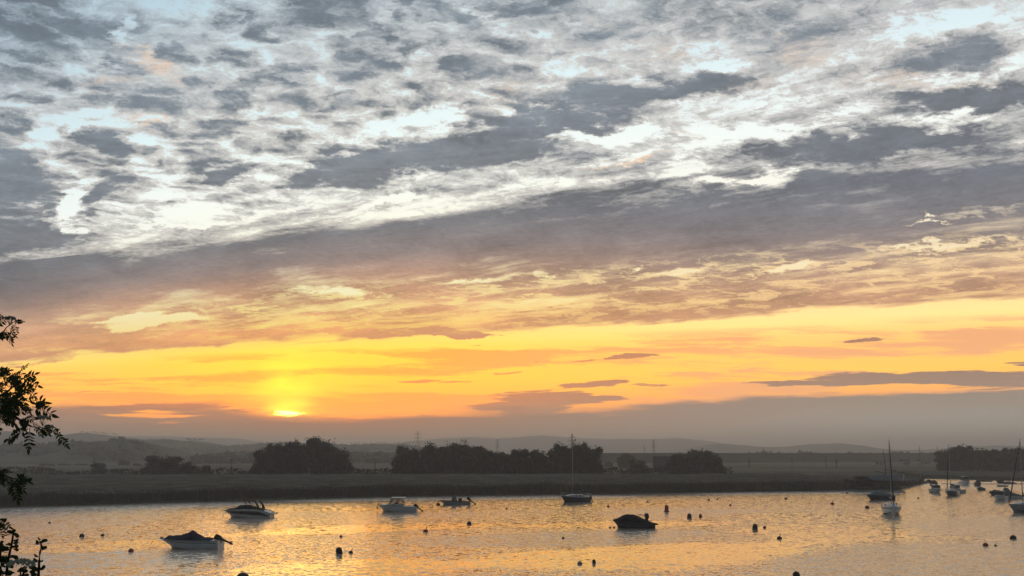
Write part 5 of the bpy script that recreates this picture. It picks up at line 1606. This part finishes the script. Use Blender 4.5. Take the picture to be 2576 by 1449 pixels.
def flower_head(m_, c, r, rnd, n_=170):
    for i in range(n_):
        a = rnd.random() * 6.283; q = math.sqrt(rnd.random())
        p = c + Vector((math.cos(a) * r * q, math.sin(a) * r * q * .8, r * .45 * math.sqrt(1 - q * q) + rnd.gauss(0, .004)))
        s_ = rnd.uniform(.005, .009)
        n1 = Vector((rnd.gauss(0, 1), rnd.gauss(0, 1), rnd.gauss(0, 1))).normalized(); n2 = n1.cross(Vector((rnd.gauss(0, 1), rnd.gauss(0, 1), rnd.gauss(0, 1)))).normalized()
        m_.add([p - n1 * s_, p + n2 * s_, p + n1 * s_, p - n2 * s_], [(0, 1, 2, 3)])

def z6(x, y): return (x * .2592, 764.8 + y * .2592)
def z8(x, y): return (x * .1759, 1194 + y * .1759)

rowan = thing('rowan_tree', 'rowan tree with feathery dark leaves and pale flower heads reaching in from the left edge', 'tree', (-6.4, 6.6, 5.6))
def kid(o):
    o.parent = rowan; o.location = -Vector(rowan.location); return o
rr = random.Random(5)
tk = MB().tube([(-6.4, 6.6, 5.5), (-6.35, 6.6, 6.9), (-6.2, 6.55, 8.2), (-6.3, 6.6, 10.2)], [.13, .11, .08, .03], 9)
kid(tk.build('trunk', M['bark'], None))
BR = [
    [(-6.3, 6.6, 7.9), near(-120, 900), near(-20, *(880,)), near(*z6(60, 230)), near(*z6(130, 175))],
    [(-6.3, 6.6, 7.4), near(-150, 1080), near(-40, 1015), near(*z6(60, 860)), near(*z6(200, 740)), near(*z6(290, 690))],
    [near(-40, 1020), near(*z6(80, 960)), near(*z6(200, 880)), near(*z6(260, 940)), near(*z6(380, 970))],
    [(-6.35, 6.6, 7.1), near(-140, 1110), near(-30, 1040), near(*z6(60, 1040)), near(*z6(200, 1130)), near(*z6(300, 1190)), near(*z6(480, 1210)), near(*z6(560, 1275))],
    [(-6.35, 6.6, 6.9), near(-140, 1220), near(-40, 1180), near(*z8(60, 10)), near(*z8(200, 60)), near(*z8(290, 60))],
    [(-6.3, 6.6, 8.6), near(-160, 820), near(-60, 800), near(-8, 812)],
]
for b in BR:
    n_ = len(b)
    o = MB().tube(b, [max(.0035, .035 * (1 - i / (n_ - 1)) ** 1.6) for i in range(n_)], 6).build('branch', M['bark'], None)
    kid(o)
leaves = MB()
LV = [  # compound leaves read off the photograph: from, to (zoom coordinates)
    (z6, (120, 175), (212, 172)), (z6, (110, 190), (165, 262)), (z6, (60, 250), (112, 372)), (z6, (90, 230), (150, 305)), (z6, (10, 180), (-10, 110)), (z6, (20, 260), (60, 330)), (z6, (-40, 200), (60, 150)), (z6, (-30, 300), (30, 320)),
    (z6, (200, 740), (335, 685)), (z6, (220, 720), (362, 790)), (z6, (240, 770), (330, 885)), (z6, (100, 700), (210, 680)), (z6, (60, 720), (40, 640)), (z6, (60, 760), (190, 730)), (z6, (120, 800), (245, 830)),
    (z6, (60, 850), (180, 880)), (z6, (0, 800), (80, 900)), (z6, (-40, 760), (60, 790)), (z6, (-40, 900), (120, 930)), (z6, (20, 860), (80, 1000)), (z6, (100, 900), (230, 960)), (z6, (120, 940), (210, 1040)),
    (z6, (240, 930), (430, 955)), (z6, (330, 960), (425, 992)), (z6, (310, 995), (495, 1072)), (z6, (190, 960), (280, 1050)), (z6, (-20, 980), (90, 1030)), (z6, (0, 1060), (140, 1175)), (z6, (-30, 1090), (60, 1160)), (z6, (60, 1070), (135, 1150)), (z6, (100, 1090), (155, 1060)),
    (z6, (200, 1130), (330, 1120)), (z6, (170, 1120), (270, 1170)), (z6, (290, 1200), (280, 1392)), (z6, (270, 1210), (92, 1310)), (z6, (330, 1180), (400, 1270)), (z6, (400, 1190), (470, 1260)), (z6, (480, 1210), (575, 1260)), (z6, (540, 1250), (642, 1368)), (z6, (220, 1150), (250, 1220)), (z6, (300, 1150), (370, 1180)), (z6, (420, 1200), (510, 1200)),
    (z8, (60, 0), (130, 190)), (z8, (180, 60), (250, 345)), (z8, (200, 60), (330, 215)), (z8, (220, 50), (402, 110)), (z8, (0, 20), (50, 150)), (z8, (-60, 0), (20, 110)), (z8, (100, 30), (200, 150)), (z8, (240, 40), (350, 60)), (z8, (-40, -60), (120, -40)), (z8, (-60, -30), (60, 60)),
    (z8, (-60, 640), (120, 740)), (z8, (-40, 660), (60, 800)), (z8, (-80, 700), (20, 860)),
]
for fn, a, b in LV:
    dy = rr.uniform(-.25, .25)
    rowan_leaf(leaves, near(*fn(*a), NY + dy), near(*fn(*b), NY + dy + rr.uniform(-.08, .08)), rr, pairs=rr.choice((5, 6, 7)))
for k in range(50):        # filling in the thick parts
    if k < 34: x, y = rr.uniform(-150, 200), rr.uniform(660, 1010)
    else: x, y = rr.uniform(-150, 80), rr.uniform(1000, 1160)
    a_ = rr.uniform(-.9, 2.2); L_ = rr.uniform(80, 150)
    dy = rr.uniform(-.5, .5)
    rowan_leaf(leaves, near(*z6(x, y), NY + dy), near(*z6(x + math.cos(a_) * L_, y + math.sin(a_) * L_), NY + dy), rr)
for k in range(150):       # the rest of the crown, outside the picture
    x, y = rr.uniform(-420, -75), rr.uniform(700, 1260)
    a_ = rr.uniform(0, 6.28); L_ = 40
    dy = rr.uniform(-.8, .8)
    rowan_leaf(leaves, near(x, y, NY + dy), near(x + math.cos(a_) * L_, y + math.sin(a_) * L_, NY + dy), rr)
lo = kid(leaves.build('foliage', M['leaf_near'], None, smooth='keep'))
for (x, y), r_ in ((z6(95, 150), .045), (z6(415, 1125), .062), (z6(475, 1200), .035), (z6(30, 1000), .06)):
    f_ = MB(); flower_head(f_, near(x, y, NY - .12), r_, rr)
    for k in range(7):
        f_.tube([near(x, y + 16, NY), near(x + rr.uniform(-9, 9), y + rr.uniform(-2, 3), NY - .1)], .0018, 4, False)
    kid(f_.build('flower_head', M['petal'], None, smooth='keep'))

# shrub shoots rising from the bank
def oval_leaf(m_, base, d, L, W, rnd):
    d = d.normalized(); view = Vector((rnd.gauss(0, .5), -1, rnd.gauss(0, .5))).normalized()
    s_ = d.cross(view).normalized(); n_ = s_.cross(d)
    prof = ((0, .02), (.18, .32), (.45, .72), (.7, .96), (.88, .72), (1, .06))
    vs = []
    for t_, w_ in prof:
        c = base + d * L * t_ - Vector((0, 0, 1)) * L * .10 * t_ * t_
        vs += [c - s_ * W * .5 * w_ + n_ * W * .12 * w_, c, c + s_ * W * .5 * w_ + n_ * W * .12 * w_]
    fs = []
    for i in range(len(prof) - 1):
        a = i * 3
        fs += [(a, a + 1, a + 4, a + 3), (a + 1, a + 2, a + 5, a + 4)]
    m_.add(vs, fs)
SY = 4.6
def shoot(label, path, lv, name='shrub_shoot', groundp=None, extra=0, seed=3):
    rnd = random.Random(seed)
    base = groundp or Vector((at_y(path[0][0], path[0][1], SY).x, SY, 5.95))
    root = thing(name, label, 'shrub', base)
    pts = [base + Vector((0, 0, -.05))] + [near(x, y, SY) for x, y in path]
    st = MB().tube([p - base for p in pts], [.012] + [.0085 * (1 - .6 * i / len(path)) for i in range(len(path))], 7)
    st.build('stem', M['bark'], root)
    m_ = MB()
    for (x0, y0), (x1, y1) in lv:
        a, b = near(x0, y0, SY) - base, near(x1, y1, SY + rnd.uniform(-.03, .03)) - base
        oval_leaf(m_, a, b - a, (b - a).length, (b - a).length * rnd.uniform(.45, .6), rnd)
    for k in range(extra):
        i = rnd.randrange(len(path) - 1); t_ = rnd.random()
        x = path[i][0] * (1 - t_) + path[i + 1][0] * t_; y = path[i][1] * (1 - t_) + path[i + 1][1] * t_
        a_ = rnd.uniform(-2.9, -.2); L_ = rnd.uniform(11, 19)
        a, b = near(x, y, SY) - base, near(x + math.cos(a_) * L_, y + math.sin(a_) * L_, SY + rnd.uniform(-.04, .04)) - base
        oval_leaf(m_, a, b - a, (b - a).length, (b - a).length * .5, rnd)
    m_.build('foliage', M['leaf_near'], root, smooth='keep')
    return root
def q8(*l): return [(z8(*a), z8(*b)) for a, b in l]
shoot('single upright shoot with paired oval leaves near the lower left corner', [z8(545, 1520), z8(550, 1449), z8(556, 1350), z8(560, 1240), z8(575, 1100), z8(590, 1010), z8(575, 950)],
      q8(((578, 960), (550, 885)), ((585, 985), (665, 900)), ((580, 985), (510, 940)), ((578, 1000), (498, 985)), ((588, 1090), (670, 1015)), ((585, 1075), (610, 1005)), ((560, 1180), (488, 1132)), ((560, 1160), (580, 1090)), ((555, 1240), (472, 1210)), ((560, 1250), (622, 1220)), ((556, 1270), (585, 1215)),
         ((552, 1340), (410, 1305)), ((560, 1365), (655, 1305)), ((556, 1370), (580, 1320)), ((545, 1430), (420, 1365)), ((545, 1440), (440, 1440)), ((550, 1400), (510, 1330))), seed=4)
shoot('leafy shrub stem leaning in the lower left corner beneath the rowan', [z8(70, 1560), z8(95, 1400), z8(120, 1200), z8(160, 1030), z8(185, 880), z8(200, 800)],
      q8(((195, 830), (215, 768)), ((190, 850), (278, 870)), ((188, 880), (235, 820)), ((175, 850), (100, 790)), ((170, 850), (35, 880)), ((185, 960), (272, 915)), ((180, 980), (265, 960)), ((175, 1040), (272, 1010)), ((178, 1060), (270, 1075)), ((160, 1020), (90, 980)), ((150, 1040), (0, 1050)), ((150, 1080), (60, 1070)), ((140, 1120), (50, 1100)),
         ((140, 1150), (265, 1190)), ((130, 1200), (200, 1150)), ((120, 1240), (180, 1220)), ((110, 1250), (20, 1200)), ((100, 1320), (200, 1300)), ((100, 1340), (10, 1290))), extra=14, seed=8)
shoot('bushy shrub stem filling the lower left corner', [z8(-20, 1560), z8(10, 1380), z8(20, 1240), z8(0, 1120), z8(-20, 1000)], q8(((10, 1300), (90, 1240)), ((10, 1200), (90, 1170)), ((0, 1100), (70, 1080))), extra=30, seed=9)
shoot('low spreading shrub stem between the corner shrub and the single shoot', [z8(300, 1600), z8(300, 1500), z8(330, 1420), z8(380, 1360)], q8(((330, 1420), (400, 1350)), ((340, 1400), (290, 1330)), ((310, 1450), (420, 1420))), extra=10, seed=12)
eb = thing('elder_flower_head', 'pale flower head on dark leaves in the lower left corner', 'flower', near(*z8(300, 1310), SY - .1))
f_ = MB(); flower_head(f_, Vector((0, 0, 0)), .075, rr, 260); f_.build('blossom', M['petal'], eb, smooth='keep')
s_ = MB(); s_.tube([(0, 0, -.02), (-.03, .02, -.6), (-.05, .05, -1.6)], [.004, .006, .01], 6); s_.build('stem', M['bark'], eb)
f_ = MB()
for k in range(60):
    a_ = rr.uniform(0, 6.28); p = Vector((rr.gauss(-.02, .08), rr.gauss(0, .07), rr.uniform(-.30, -.05))); d_ = Vector((math.cos(a_), rr.gauss(0, .4), math.sin(a_) * .6))
    oval_leaf(f_, p, d_, rr.uniform(.04, .07), .032, rr)
f_.build('foliage', M['leaf_near'], eb, smooth='keep')
try:
    haze(HAZE)
except NameError:
    haze()
